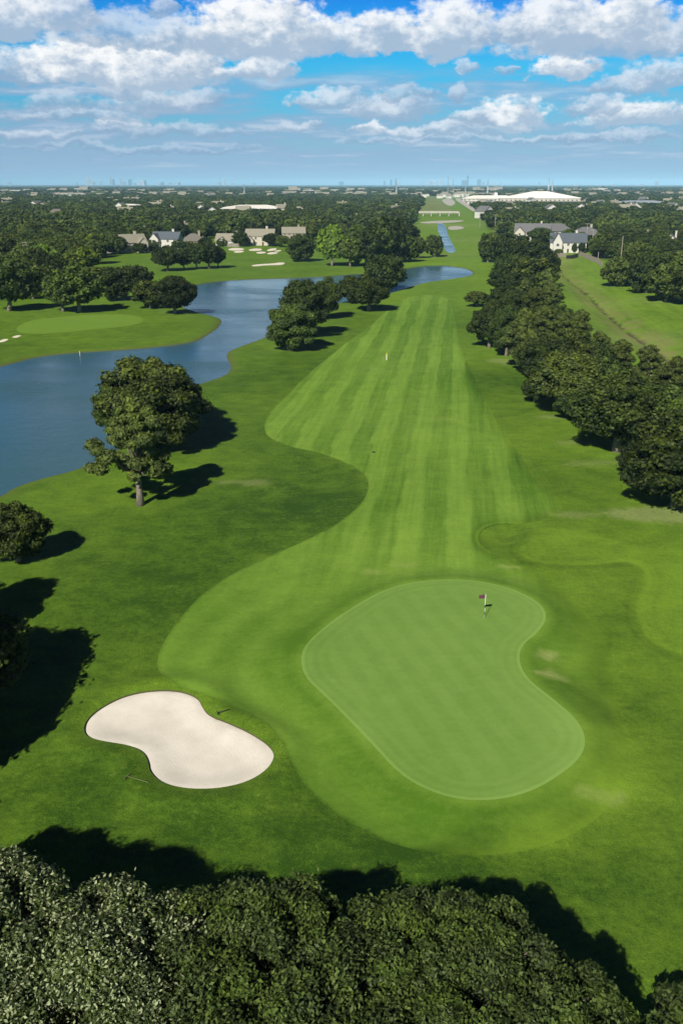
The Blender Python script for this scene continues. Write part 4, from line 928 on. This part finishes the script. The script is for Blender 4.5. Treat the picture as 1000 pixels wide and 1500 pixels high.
# ---------------------------------------------------------------- skyline towers, some sixteen kilometres off
def skyline():
    rs = random.Random(5); DST = 20000.0
    T_ = [(5, 267, 5, 'c'), (118, 269, 3, 'p'), (124, 262, 8, 'p'), (131, 266, 4, 'c'), (142, 265.5, 3, 'c'), (156, 261, 3, 'c'), (160, 263.5, 3, 'g'), (171, 262, 2.6, 'c'), (176, 267, 5, 'c'), (185, 264, 5, 'g'), (192, 268, 4, 'c'), (203, 265.5, 10, 'p'), (228, 268, 5, 'c'), (233, 267, 4, 'g'), (245, 267.5, 5, 'c'), (253, 267.6, 3, 'p'), (258, 267.5, 3, 'g'), (317, 267, 5, 'c'), (325, 262.5, 3, 'p'), (337, 268.5, 6, 'p'), (370, 268, 4, 'c'), (500, 266.5, 6, 'g'), (564, 266, 2, 'g'), (574, 264, 3, 'g'), (581, 263, 2.6, 'g'), (586, 266, 3, 'p'), (619, 267, 3, 'p'), (632, 265, 6, 'p'), (640, 266, 4, 'p'), (649, 264, 5, 'p'), (683, 265, 7, 'g'), (688, 260, 2.6, 'g'), (705, 264, 6, 'g'), (711, 267, 3, 'c'), (728, 268, 4, 'p'), (738, 267.6, 4, 'p'), (795, 267.6, 4, 'c'), (850, 268.4, 6, 'p'), (970, 265.8, 5, 'c'), (946, 268.8, 8, 'p'), (905, 268.8, 5, 'p')]
    kinds = {'c': ('tower_concrete', 'grey concrete'), 'p': ('tower_pale', 'pale'), 'g': ('tower_glass_wall', 'dark glass')}
    for i, (px, top, w, k) in enumerate(T_):
        a_ = az_of(px); x = DST*math.tan(a_); y = DST; zc = depth(x, y); h = (271.2-top)/FPX*DST*1.12+10; wm = w/FPX*zc*1.0
        e = empty('office_tower', (x, y, 0), rs.uniform(-.4, .4)); nb = T_[i-1][0] if i else -50
        pos = 'far left' if px < 100 else 'left hand downtown cluster' if px < 265 else 'small cluster left of centre' if px < 380 else 'middle of the horizon' if px < 540 else 'hazy cluster above the meadow' if px < 665 else 'hazy cluster above the white hall' if px < 760 else 'right hand horizon'
        nth = ORD[sum(1 for t in T_[:i] if (('far left' if t[0] < 100 else 'left hand downtown cluster' if t[0] < 265 else 'small cluster left of centre' if t[0] < 380 else 'middle of the horizon' if t[0] < 540 else 'hazy cluster above the meadow' if t[0] < 665 else 'hazy cluster above the white hall' if t[0] < 760 else 'right hand horizon') == pos))].strip() or 'leftmost'
        tag(e, f'{nth} tower of the {pos}, {kinds[k][1]} and {"broad" if w >= 5 else "slim"}', 'tower', 'towers of the far skyline')
        a = MB(); a.box(-wm/2, wm/2, -wm*.35, wm*.35, -5, h); a.build('wall', M[kinds[k][0]], e)
        a = MB(); a.box(-wm*.3, wm*.3, -wm*.2, wm*.2, h+.1, h+8); a.build('roof_plant', M['tower_concrete'], e)
        a = MB(); z = 12
        while z < h-6: a.box(-wm*.46, wm*.46, -wm*.35-.6, -wm*.35+.1, z, z+5); z += 12
        if a.v: tag(a.build('window_bands', M['glass'], e))
skyline()
T = tree_at
GR = 'trees lining the fairway'; GP = 'trees beside the pond'; GH = 'foreground trees'
T(206, 738, 140, 158, 'pine', 'open crowned pine with a bare pale trunk near the shore', GP, rz=R(0), v=0)
T(240, 660, 124, 126, 'oak', 'broad bushy oak directly behind the lone shore pine', GP, v=1)
T(212, 628, 134, 122, 'olive', 'rearmost oak of the clump behind the shore pine, its top against the water', GP, v=1)
T(262, 646, 92, 98, 'dark', 'dark oak on the landward side of the clump behind the shore pine', GP, v=2)
T(178, 634, 74, 84, 'oak', 'oak on the water side of the clump behind the shore pine', GP, v=1)
T(28, 822, 94, 100, 'oak', 'round dark oak cut by the left edge of the photo, standing alone on the grass', GP, v=2)
T(425, 512, 76, 76, 'oak', 'compact dense oak nearest to us of the three by the narrow of the pond', GP, v=1)
T(444, 494, 78, 90, 'dark', 'tallest dark oak of the three by the narrow of the pond', GP, v=0)
T(478, 468, 44, 60, 'oak', 'rightmost oak of the three by the narrow of the pond', GP, v=0)
T(540, 456, 62, 52, 'oak', 'wide low oak with a clear short trunk at the head of the fairway', GP, v=0)
T(516, 444, 46, 44, 'oak', 'oak half behind the wide low one at the head of the fairway', GP, v=2)
T(564, 424, 60, 58, 'dark', 'big dark oak at the waterside behind the head of the fairway', GP, v=1)
T(486, 390, 48, 62, 'bright', 'tall yellow green tree beyond the water', GP)
T(441, 383, 42, 42, 'dark', 'small round dark tree left of the yellow green one beyond the water', GP)
T(637, 376, 26, 34, 'oak', 'lone small oak with a thin trunk below the channel mouth', GP)
for i, (px, b, w, h, k, s) in enumerate([(513, 391, 40, 44, 'olive', 'olive oak right of the yellow green tree'), (536, 389, 44, 56, 'dark', 'dark oak among the clump beyond the water, leftmost dark one'), (556, 387, 46, 60, 'oak', 'large oak in the middle of the clump beyond the water'), (578, 385, 46, 56, 'dark', 'dark tree right of centre in the clump beyond the water'), (598, 384, 34, 40, 'oak', 'oak near the right end of the clump beyond the water'), (612, 378, 26, 30, 'olive', 'low oak ending the clump beyond the water on the right'), (525, 372, 50, 46, 'oak', 'oak behind the left end of the clump beyond the water'), (565, 366, 60, 50, 'dark', 'dark oak behind the middle of the clump beyond the water'), (592, 362, 44, 36, 'dark', 'dark oak beside the channel meadow behind the clump')]):
    T(px, b, w, h, k, s, GP)
# left bank
T(258, 460, 62, 60, 'dark', 'rounded oak on the tip of the peninsula', GP, v=0)
T(222, 452, 52, 46, 'olive', 'lighter oak just left of the one on the peninsula tip', GP, v=1)
T(117, 458, 74, 68, 'oak', 'broad oak on a thick pale trunk behind the far putting green', GP, v=0)
T(93, 457, 56, 60, 'oak', 'oak on the thinner trunk left of the broad one behind the far putting green', GP, v=0)
T(170, 440, 50, 52, 'dark', 'dark oak between the broad one and the peninsula tip', GP)
T(197, 439, 50, 54, 'dark', 'rearmost dark oak left of the peninsula tip', GP)
T(14, 456, 80, 78, 'dark', 'massive dark oak at the left edge beyond the far putting green', GP)
T(49, 438, 42, 54, 'olive', 'olive tree below the utility pole', GP)
T(122, 402, 52, 42, 'bright', 'bright green leafy tree behind the broad oak', GP)
T(150, 420, 56, 30, 'olive', 'low olive tree behind the dark oaks of the left bank', GP)
T(70, 425, 50, 40, 'oak', 'oak behind the pair of pale trunked oaks', GP)
for px, b, w, h, s in [(247, 398, 45, 39, 'leftmost and widest'), (270, 396, 27, 33, 'narrow second'), (288, 395, 31, 40, 'middle'), (306, 394, 37, 42, 'tall fourth'), (320, 393, 22, 34, 'rightmost, smallest')]:
    T(px, b, w, h, 'dark', s+' oak of the row of five standing on the far practice ground', 'row of five oaks on the practice ground', v=0)
# right row, near to far
RR = [(988, 742, 178, 160, 'oak', 1, 'nearest and largest oak of the right hand row, its foot in bleached grass'),
 (902, 664, 140, 118, 'oak', 0, 'oak with a short pale trunk showing, second in the right hand row'),
 (965, 662, 130, 110, 'oak', 2, 'oak behind the nearest one at the right edge'), (1030, 690, 130, 120, 'oak', 1, 'oak mostly out of frame behind the nearest one'),
 (895, 618, 120, 80, 'olive', 1, 'fine leaved olive oak behind the one with the short pale trunk'),
 (832, 606, 104, 96, 'olive', 0, 'olive oak bulging onto the fairway, third along the right hand row'), (868, 590, 90, 80, 'oak', 2, 'oak behind the olive one that bulges onto the fairway'),
 (800, 578, 82, 96, 'dark', 0, 'very dark round oak just right of the thin trunked pine'), (838, 560, 84, 84, 'olive', 2, 'olive oak behind the very dark round one'),
 (763, 541, 78, 86, 'pine', 1, 'light green pine on a thin bare trunk beside the fairway'),
 (741, 522, 54, 76, 'dark', 1, 'dark oak close behind the thin trunked pine'), (716, 510, 58, 66, 'dark', 2, 'dark oak standing forward onto the fairway at mid length'), (728, 500, 50, 62, 'oak', 0, 'oak behind the dark one that stands forward at mid length'),
 (698, 449, 34, 24, 'olive', 0, 'small spreading tree alone at the fairway edge'), (738, 452, 50, 34, 'dark', 1, 'low dark tree right of the small spreading one'), (752, 470, 56, 50, 'dark', 0, 'dark oak between the small spreading tree and the pines'),
 (795, 508, 60, 58, 'pine', 1, 'pine with pale tufts in the middle of the right hand row'), (822, 520, 58, 60, 'pine', 0, 'pine right of the one with pale tufts'), (846, 512, 54, 56, 'pine', 1, 'dark topped pine on the ditch side of the row'),
 (872, 545, 60, 60, 'pine', 0, 'pine on the ditch side above the olive oaks'), (905, 555, 64, 58, 'pine', 1, 'pine on the ditch side, second from the right edge'), (945, 572, 70, 66, 'pine', 0, 'pine on the ditch side near the right edge'), (985, 590, 74, 68, 'pine', 1, 'pine at the right edge above the nearest oak'), (925, 600, 80, 60, 'olive', 0, 'olive oak below the pines of the ditch side'),
 (780, 474, 56, 50, 'pine', 0, 'pine of the far pine group, nearest to us'), (802, 466, 48, 56, 'pine', 1, 'pine of the far pine group on the ditch side'), (768, 455, 46, 46, 'pine', 1, 'pine of the far pine group beside the fairway'), (800, 444, 46, 48, 'pine', 0, 'rearmost pine of the far pine group'),
 (735, 427, 46, 38, 'dark', 2, 'dark tree where the row meets the fairway head'), (778, 426, 68, 54, 'olive', 1, 'broad fine leaved tree above the far pine group'), (800, 420, 34, 56, 'dark', 0, 'dark tree on the ditch side above the far pine group'), (752, 418, 40, 40, 'oak', 0, 'oak left of the broad fine leaved tree'),
 (714, 384, 34, 46, 'oak', 1, 'oak with a clear trunk at the far end of the right hand row'), (738, 392, 44, 52, 'dark', 2, 'dark oak next to the far end of the right hand row'), (758, 396, 44, 48, 'dark', 0, 'dark oak below the grey roofed house'), (783, 396, 46, 46, 'dark', 1, 'dark oak right of and below the grey roofed house'), (768, 408, 40, 36, 'oak', 2, 'oak between the grey roofed house and the broad fine leaved tree')]
for px, b, w, h, k, v, s in RR: T(px, b, w, h, k, s, GR, v=v)
# trees closing the gaps of the right hand row
for px, b, w, h, k, v, s in [(726, 482, 44, 50, 'oak', 2, 'oak between the small spreading tree and the dark forward one'), (770, 500, 56, 56, 'oak', 1, 'oak behind the thin trunked pine'), (785, 548, 62, 66, 'olive', 1, 'olive oak close right of the thin trunked pine'), (862, 560, 70, 66, 'dark', 1, 'dark oak filling the row below the ditch side pines'), (930, 640, 110, 96, 'oak', 1, 'oak between the short pale trunk and the nearest oak'), (842, 618, 60, 50, 'dark', 2, 'low dark oak at the foot of the olive one bulging onto the fairway'), (782, 588, 40, 40, 'dark', 1, 'low dark tree left of the very dark round one'), (760, 436, 40, 40, 'dark', 2, 'dark tree between the fairway head and the far pine group'), (742, 408, 38, 40, 'dark', 1, 'dark tree above where the row meets the fairway head'), (815, 486, 44, 46, 'oak', 2, 'oak on the ditch side of the far pine group'), (938, 700, 70, 60, 'dark', 2, 'low dark oak tucked in front between the two nearest oaks')]: T(px, b, w, h, k, s, GR, v=v)
# garden shrubs before the houses
for i, (px, b, w, h, k, s) in enumerate([(205, 371, 26, 16, 'dark', 'low hedge like shrub right of the tan roofed gable'), (222, 366, 22, 15, 'olive', 'olive shrub left of the slate roofed house'), (262, 366, 20, 15, 'dark', 'dark shrub at the right corner of the slate roofed house'), (276, 364, 18, 12, 'olive', 'shrub before the low tan house'), (300, 363, 22, 16, 'dark', 'dark shrub right of the low tan house'), (352, 361, 26, 24, 'dark', 'dark tree between the two houses behind the practice bunkers'), (325, 361, 16, 12, 'olive', 'shrub left of the white low house'), (398, 361, 26, 20, 'dark', 'dark tree right of the two storey cream house'), (412, 362, 22, 17, 'olive', 'shrubs above the practice bunkers on the right'), (171, 371, 34, 28, 'dark', 'dark oak left of the tan roofed gable'), (765, 358, 22, 14, 'dark', 'shrub at the left corner of the long grey roofed house'), (801, 368, 36, 30, 'dark', 'round dark tree between the two pale houses on the right'), (817, 372, 13, 11, 'olive', 'small clipped tree in the yard of the pointed gable house'), (840, 373, 8, 18, 'dark', 'narrow dark conifer beside the pointed gable house'), (851, 371, 12, 16, 'dark', 'dark shrub right of the pointed gable house')]): T(px, b, w, h, k, s, 'shrubs and trees in the gardens', name='garden_shrub' if h < 20 else None)
# right bank of the ditch
for px, b, w, h, k, s in [(905, 418, 50, 44, 'olive', 'olive oak beside the tall wooden pole'), (945, 430, 54, 56, 'dark', 'dark oak casting its shade on the far bank of the ditch'), (975, 442, 60, 62, 'olive', 'olive oak nearest to the ditch at the right edge'), (1008, 446, 60, 60, 'oak', 'oak cut by the right edge above the ditch'), (935, 412, 50, 50, 'oak', 'oak behind the dark one on the far bank of the ditch'), (965, 415, 56, 50, 'dark', 'dark oak behind the olive one at the right edge'), (1000, 420, 56, 56, 'olive', 'olive tree high at the right edge behind the ditch oaks')]:
    T(px, b, w, h, k, s, 'trees on the far bank of the ditch')
# trees off the left edge whose shade falls on the grass, and the crowns at the left edge
for x, y, w, h, k, s in [(-25.6, 57.5, 9.0, 7.4, 'oak', 'dark oak leaning in from the left edge above the large shadow'), (-31, 67, 8, 7.5, 'dark', 'oak at the left edge, mostly outside the photo, above the leaning one'), (-28.2, 51.8, 11.5, 13.2, 'oak', 'oak just outside the left edge throwing the large shadow'), (-28.2, 42.5, 12.5, 12, 'dark', 'dark oak just outside the left edge'), (-27, 35, 8, 10.5, 'oak', 'oak outside the lower left corner'), (-25.6, 25.0, 8, 12.8, 'oak', 'tall oak outside the lower left corner')]:
    add_tree(x, y, w, h, k, s, 'trees along the left edge', q=0, v=2)
# the crowns under the camera
def near_tree(x, y, w, h, mat, label, seed, nc=52000, size=.19, name='oak_tree', nb=230, rz=.0):
    rs = np.random.default_rng(seed); R_ = w/2; bl = []; wb = rs.uniform(-.14, .14, 6)
    for i in range(nb):
        d = rs.normal(0, 1, 3); d /= np.linalg.norm(d); d[2] = abs(d[2])*1.1-.25; az = math.atan2(d[1], d[0]); R_ = w/2*(1+wb[0]*math.cos(az+1)+wb[1]*math.sin(2*az)+wb[2]*math.cos(3*az)+wb[3]*math.sin(5*az))
        k = rs.uniform(.74, 1.04); r = rs.uniform(.42, .92); bl.append((d[0]*(R_-r*.4)*k, d[1]*(R_-r*.4)*k, h*.52+d[2]*h*.42*k+rs.uniform(-.3, .3), r, .75))
    for i in range(nb//3):
        q = math.sqrt(rs.uniform(0, 1))*.85; a_ = rs.uniform(0, 6.28); bl.append((q*w/2*math.cos(a_), q*w/2*math.sin(a_), h*.52+h*.40*math.sqrt(1-q*q)+rs.uniform(-.5, .1), rs.uniform(.45, .9), .75))
    bl.append((0, 0, h*.52, w*.31, .62))
    e = empty(name, (x, y, H(x, y)), rz); tag(e, label, 'tree', GH)
    t = bpy.data.objects.new('trunk', trunk_mesh('trunk', seed, h*.62, .4, [(b[0], b[1], b[2], b[3]) for b in bl], 10)); COL.objects.link(t); t.parent = e
    c = bpy.data.objects.new('crown', crown_mesh('crown', bl, nc, size, M[mat], seed, 1.9, -.6, .55, .5, True, .8)); COL.objects.link(c); c.parent = e
near_tree(3.8, 24.4, 13.0, 9.2, 'near', 'great dark green oak filling the bottom right of the foreground', 201, 230000, .095)
near_tree(-2.8, 24.7, 13.5, 9.5, 'near', 'dark green oak at the bottom centre, between the great oak and the glint flecked trees', 202, 200000, .095)
near_tree(-8.8, 25.4, 10.5, 9.6, 'magnolia', 'glint flecked tree at the bottom, next to the dark green oak', 203, 190000, .082, 'magnolia_tree')
near_tree(-14.6, 26.4, 10.5, 10.9, 'magnolia', 'glint flecked tree in the bottom left corner', 204, 190000, .082, 'magnolia_tree')
near_tree(-19.8, 27.5, 8.5, 11.8, 'near', 'greener oak at the left edge above the bottom left corner', 205, 60000, .13)
near_tree(22.4, 22.0, 9.5, 10.5, 'near', 'oak off the bottom right corner whose shade darkens it', 206, 20000, .24)
near_tree(15.4, 28.4, 4.4, 2.7, 'near', 'low bush in the shaded bottom right corner', 207, 9000, .16, 'bush', 26)
near_tree(12.4, 26.4, 3.6, 3.4, 'near', 'small bush right under the great oak at the bottom right', 208, 7000, .16, 'bush', 22)

# ---------------------------------------------------------------- woodland
FL = plan([(-420, 284), (612, 284), (618, 296), (606, 313), (600, 335), (588, 350), (556, 358), (520, 362), (480, 352), (420, 350), (250, 351), (210, 360), (172, 372), (150, 386), (128, 398), (90, 412), (60, 422), (20, 432), (-40, 440), (-500, 452), (-700, 320)], 1)
FR = plan([(692, 284), (1500, 284), (1600, 420), (1080, 425), (1000, 408), (960, 400), (925, 392), (905, 391), (885, 384), (862, 369), (845, 366), (800, 366), (755, 360), (735, 345), (712, 330), (702, 312), (692, 300)], 1)
HIDDEN = [(213, 350), (265, 343), (430, 352), (555, 322), (942, 364), (98, 339), (240, 331), (978, 369), (1002, 378), (284, 360)]
def wood_points(dmin, dmax, spacing, seed, spread=.62):
    rs = np.random.default_rng(seed); area = .5*(dmax**2-dmin**2)*2*spread; n_ = int(area/spacing**2)
    d = np.sqrt(rs.uniform(dmin**2, dmax**2, n_)); a = rs.uniform(-spread, spread, n_); P = np.stack([d*np.sin(a), d*np.cos(a)], 1)
    keep = inside(P, FL) | inside(P, FR) if dmax < 3300 else np.ones(len(P), bool)
    P = P[keep]
    cell = {}; out = []; s2 = (spacing*.72)**2
    for p in P:
        k = (int(p[0]//spacing), int(p[1]//spacing)); ok = True
        for i in (-1, 0, 1):
            for j in (-1, 0, 1):
                for q in cell.get((k[0]+i, k[1]+j), ()):
                    if (q[0]-p[0])**2+(q[1]-p[1])**2 < s2: ok = False; break
        if ok: cell.setdefault(k, []).append(p); out.append(p)
    P = np.array(out); keep = np.ones(len(P), bool)
    for hx, hy, hw_ in HOUSES:
        D = math.hypot(hx, hy); ux, uy = hx/D, hy/D; al = P[:, 0]*ux+P[:, 1]*uy; ac = np.abs(P[:, 0]*uy-P[:, 1]*ux)
        main = D < 720
        front = 62 if D < 600 else (50 if main else 40)
        if any(abs(hx-G(a, b)[0]) < 3 and abs(hy-G(a, b)[1]) < 3 for a, b in HIDDEN): front = 12
        keep &= ~((al > D-front) & (al < D+11) & (ac < hw_*(.55 if main else .42)))
    for px, base, w, fr in ((790, 294.5, 180, 700), (717, 294.3, 130, 600), (371, 311.5, 84, 230), (187, 308, 36, 200), (938, 302, 90, 260), (101, 287.2, 100, 600), (700, 298.5, 44, 200), (12, 281, 150, 1500)):
        hx, hy = G(px, base); D = math.hypot(hx, hy); ux, uy = hx/D, hy/D; al = P[:, 0]*ux+P[:, 1]*uy; ac = np.abs(P[:, 0]*uy-P[:, 1]*ux); keep &= ~((al > D-fr) & (al < D+40) & (ac < w*.52))
    return P[keep]
W1 = wood_points(300, 1500, 9.6, 31); W1 = W1[np.argsort(np.hypot(W1[:, 0], W1[:, 1]))]
vis = np.array([(-40 < px_of(*p)[0] < 1040) for p in W1])
# keep the hand placed trees apart from the scattered ones
hand = np.array([(o.location.x, o.location.y) for o in scene.objects if o.type == 'EMPTY' and o.get('category') == 'tree'])
dmin = np.array([np.min(np.hypot(hand[:, 0]-p[0], hand[:, 1]-p[1])) for p in W1]); W1 = W1[dmin > 6.5]; vis = vis[dmin > 6.5]
ind = W1[vis][:255]; rest = np.concatenate([W1[~vis], W1[vis][255:]])
rs = random.Random(3)
for x, y in ind:
    k = rs.choices(['oak', 'olive', 'dark', 'bright', 'pine'], [34, 30, 26, 3, 7])[0]; w = rs.uniform(9.5, 14.5); h = rs.uniform(8.0, 12.5)
    nm = {'oak': 'mid green', 'olive': 'olive green', 'dark': 'dark green', 'bright': 'fresh green', 'pine': 'tufted'}[k]+(' tall' if h > 10.8 else ' low' if h < 9.2 else '')+(' wide' if w > 13 else ' narrow' if w < 10.7 else '')
    add_tree(x, y, w, h, k, f'{nm} {"pine" if k == "pine" else "oak"} '+where(x, y), 'trees of the wood behind the course')

def instancer(name, P, meshes, wr, hr, label, z=0.0, seed=1):
    rs = np.random.default_rng(seed); k = len(P); coll = bpy.data.collections.new(name+'_kinds')
    for i, me in enumerate(meshes): coll.objects.link(bpy.data.objects.new(name+'_kind', me))
    me = bpy.data.meshes.new(name); me.vertices.add(k); me.vertices.foreach_set('co', np.column_stack([P, np.full(k, z)]).astype(np.float32).ravel())
    w = rs.uniform(*wr, k)/10; h = rs.uniform(*hr, k)/9.9
    a = me.attributes.new('sc', 'FLOAT_VECTOR', 'POINT'); a.data.foreach_set('vector', np.column_stack([w, w, h]).astype(np.float32).ravel())
    a = me.attributes.new('rot', 'FLOAT_VECTOR', 'POINT'); a.data.foreach_set('vector', np.column_stack([np.zeros(k), np.zeros(k), rs.uniform(0, 6.28, k)]).astype(np.float32).ravel())
    o = bpy.data.objects.new(name, me); COL.objects.link(o); tag(o, label, 'woodland', kind='stuff')
    ng = bpy.data.node_groups.new(name, 'GeometryNodeTree'); ng.interface.new_socket('Geometry', in_out='INPUT', socket_type='NodeSocketGeometry'); ng.interface.new_socket('Geometry', in_out='OUTPUT', socket_type='NodeSocketGeometry')
    N = ng.nodes; i_ = N.new('NodeGroupInput'); o_ = N.new('NodeGroupOutput'); ip = N.new('GeometryNodeInstanceOnPoints'); ci = N.new('GeometryNodeCollectionInfo'); ci.inputs['Collection'].default_value = coll; ci.inputs['Separate Children'].default_value = True
    ip.inputs['Pick Instance'].default_value = True
    def at(nm):
        n_ = N.new('GeometryNodeInputNamedAttribute'); n_.data_type = 'FLOAT_VECTOR'; n_.inputs['Name'].default_value = nm; return n_.outputs['Attribute']
    L = ng.links; L.new(i_.outputs[0], ip.inputs['Points']); L.new(ci.outputs[0], ip.inputs['Instance']); L.new(at('sc'), ip.inputs['Scale']); L.new(at('rot'), ip.inputs['Rotation']); L.new(ip.outputs[0], o_.inputs[0])
    md = o.modifiers.new('scatter', 'NODES'); md.node_group = ng; return o
far_kinds = []
for k in ('oak', 'olive', 'dark', 'oak', 'olive', 'dark'):
    sdk = 400+len(far_kinds); bl = oak_blobs(sdk, 26, 4.6, 4.2, 5.2, 1.2, 2.0); far_kinds.append(crown_mesh('far_crown', bl, 420, 1.45, M[k], sdk))
instancer('wood', rest, far_kinds, (10, 15), (8, 12.5), 'dense wood of oaks stretching behind the course to the town', seed=2)
W2 = wood_points(1500, 3000, 14.0, 32, .5); instancer('far_wood', W2, far_kinds, (15, 22), (7.5, 12), 'hazy wood beyond the arena and the bridge', seed=3)
W3 = wood_points(3000, 9000, 40.0, 33, .45); instancer('horizon_wood', W3, far_kinds, (42, 70), (10, 17), 'blue green wood along the horizon', seed=4)
def canopy():
    r = 8500.0; V = []; F_ = []; nt = 220; rows_ = 0
    rs = np.random.default_rng(9)
    while r < 60000:
        for j in range(nt+1):
            th = -.6+1.2*j/nt; V.append((r*math.sin(th), r*math.cos(th), 8+rs.uniform(-3, 6)))
        rows_ += 1; r *= 1.06
    for i in range(rows_-1):
        for j in range(nt): k = i*(nt+1)+j; F_.append((k, k+1, k+nt+2, k+nt+1))
    k = len(V)
    for j in range(nt+1): V.append((V[j][0]*.999, V[j][1]*.999, -1))
    for j in range(nt): F_.append((k+j, k+j+1, j+1, j))
    m_, n_, p_ = newmat('far_canopy'); ps = n_.new('ShaderNodeNewGeometry').outputs['Position']; nz_ = n_.noise(ps, .004, 6, .7); n_.put(p_.inputs['Base Color'], n_.mix(n_.lin(nz_, .35, .65), (.012, .020, .006), (.05, .065, .02))); p_.inputs['Roughness'].default_value = 1
    o = mesh_obj('horizon_canopy', V, F_, m_); tag(o, 'unbroken dark tree canopy at the horizon line', 'woodland', kind='stuff')
canopy()
def rooftops():
    rs = random.Random(77); mb = MB(); mw = MB()
    n_ = 0
    while n_ < 520:
        px = rs.uniform(-60, 1060); py = rs.triangular(281.5, 292, 287)
        x, y = G(px, py); s = rs.uniform(.8, 1.5)*(1+max(0, 286-py)*.22); w, d, hw_, hr_ = 7*s, 6*s, 6.5*s, 3.5*s
        mw.box(x-w, x+w, y-d, y+d, 0, hw_); gable(mb, x-w, x+w, y-d, y+d, hw_+.1, hr_, rs.choice('xy'), .5); n_ += 1
    k = len(mb.v); me_v = mb.v+mw.v; me_f = mb.f+[tuple(i+k for i in f) for f in mw.f]
    o = mesh_obj('distant_rooftops', me_v, me_f, [M['tan_roof'], M['white_wall']]); mi = [0]*len(mb.f)+[1]*len(mw.f); o.data.polygons.foreach_set('material_index', mi); tag(o, 'specks of pale roofs and walls of the distant town', 'town', kind='stuff')
rooftops()

# ---------------------------------------------------------------- air
def haze():
    b = MB(); b.box(-30000, 30000, -400, 34000, -3.0, 160); m_ = bpy.data.materials.new('haze'); m_.use_nodes = True; nt_ = m_.node_tree; nt_.nodes.remove(nt_.nodes['Principled BSDF'])
    v = nt_.nodes.new('ShaderNodeVolumePrincipled'); v.inputs['Color'].default_value = (.42, .76, 1.0, 1); v.inputs['Density'].default_value = HAZE; v.inputs['Anisotropy'].default_value = -.35
    nt_.links.new(v.outputs[0], nt_.nodes['Material Output'].inputs['Volume']); o = b.build('haze', m_); tag(o, 'thin blue air between the camera and the horizon', 'haze', kind='stuff')
HAZE = 5e-5
haze()
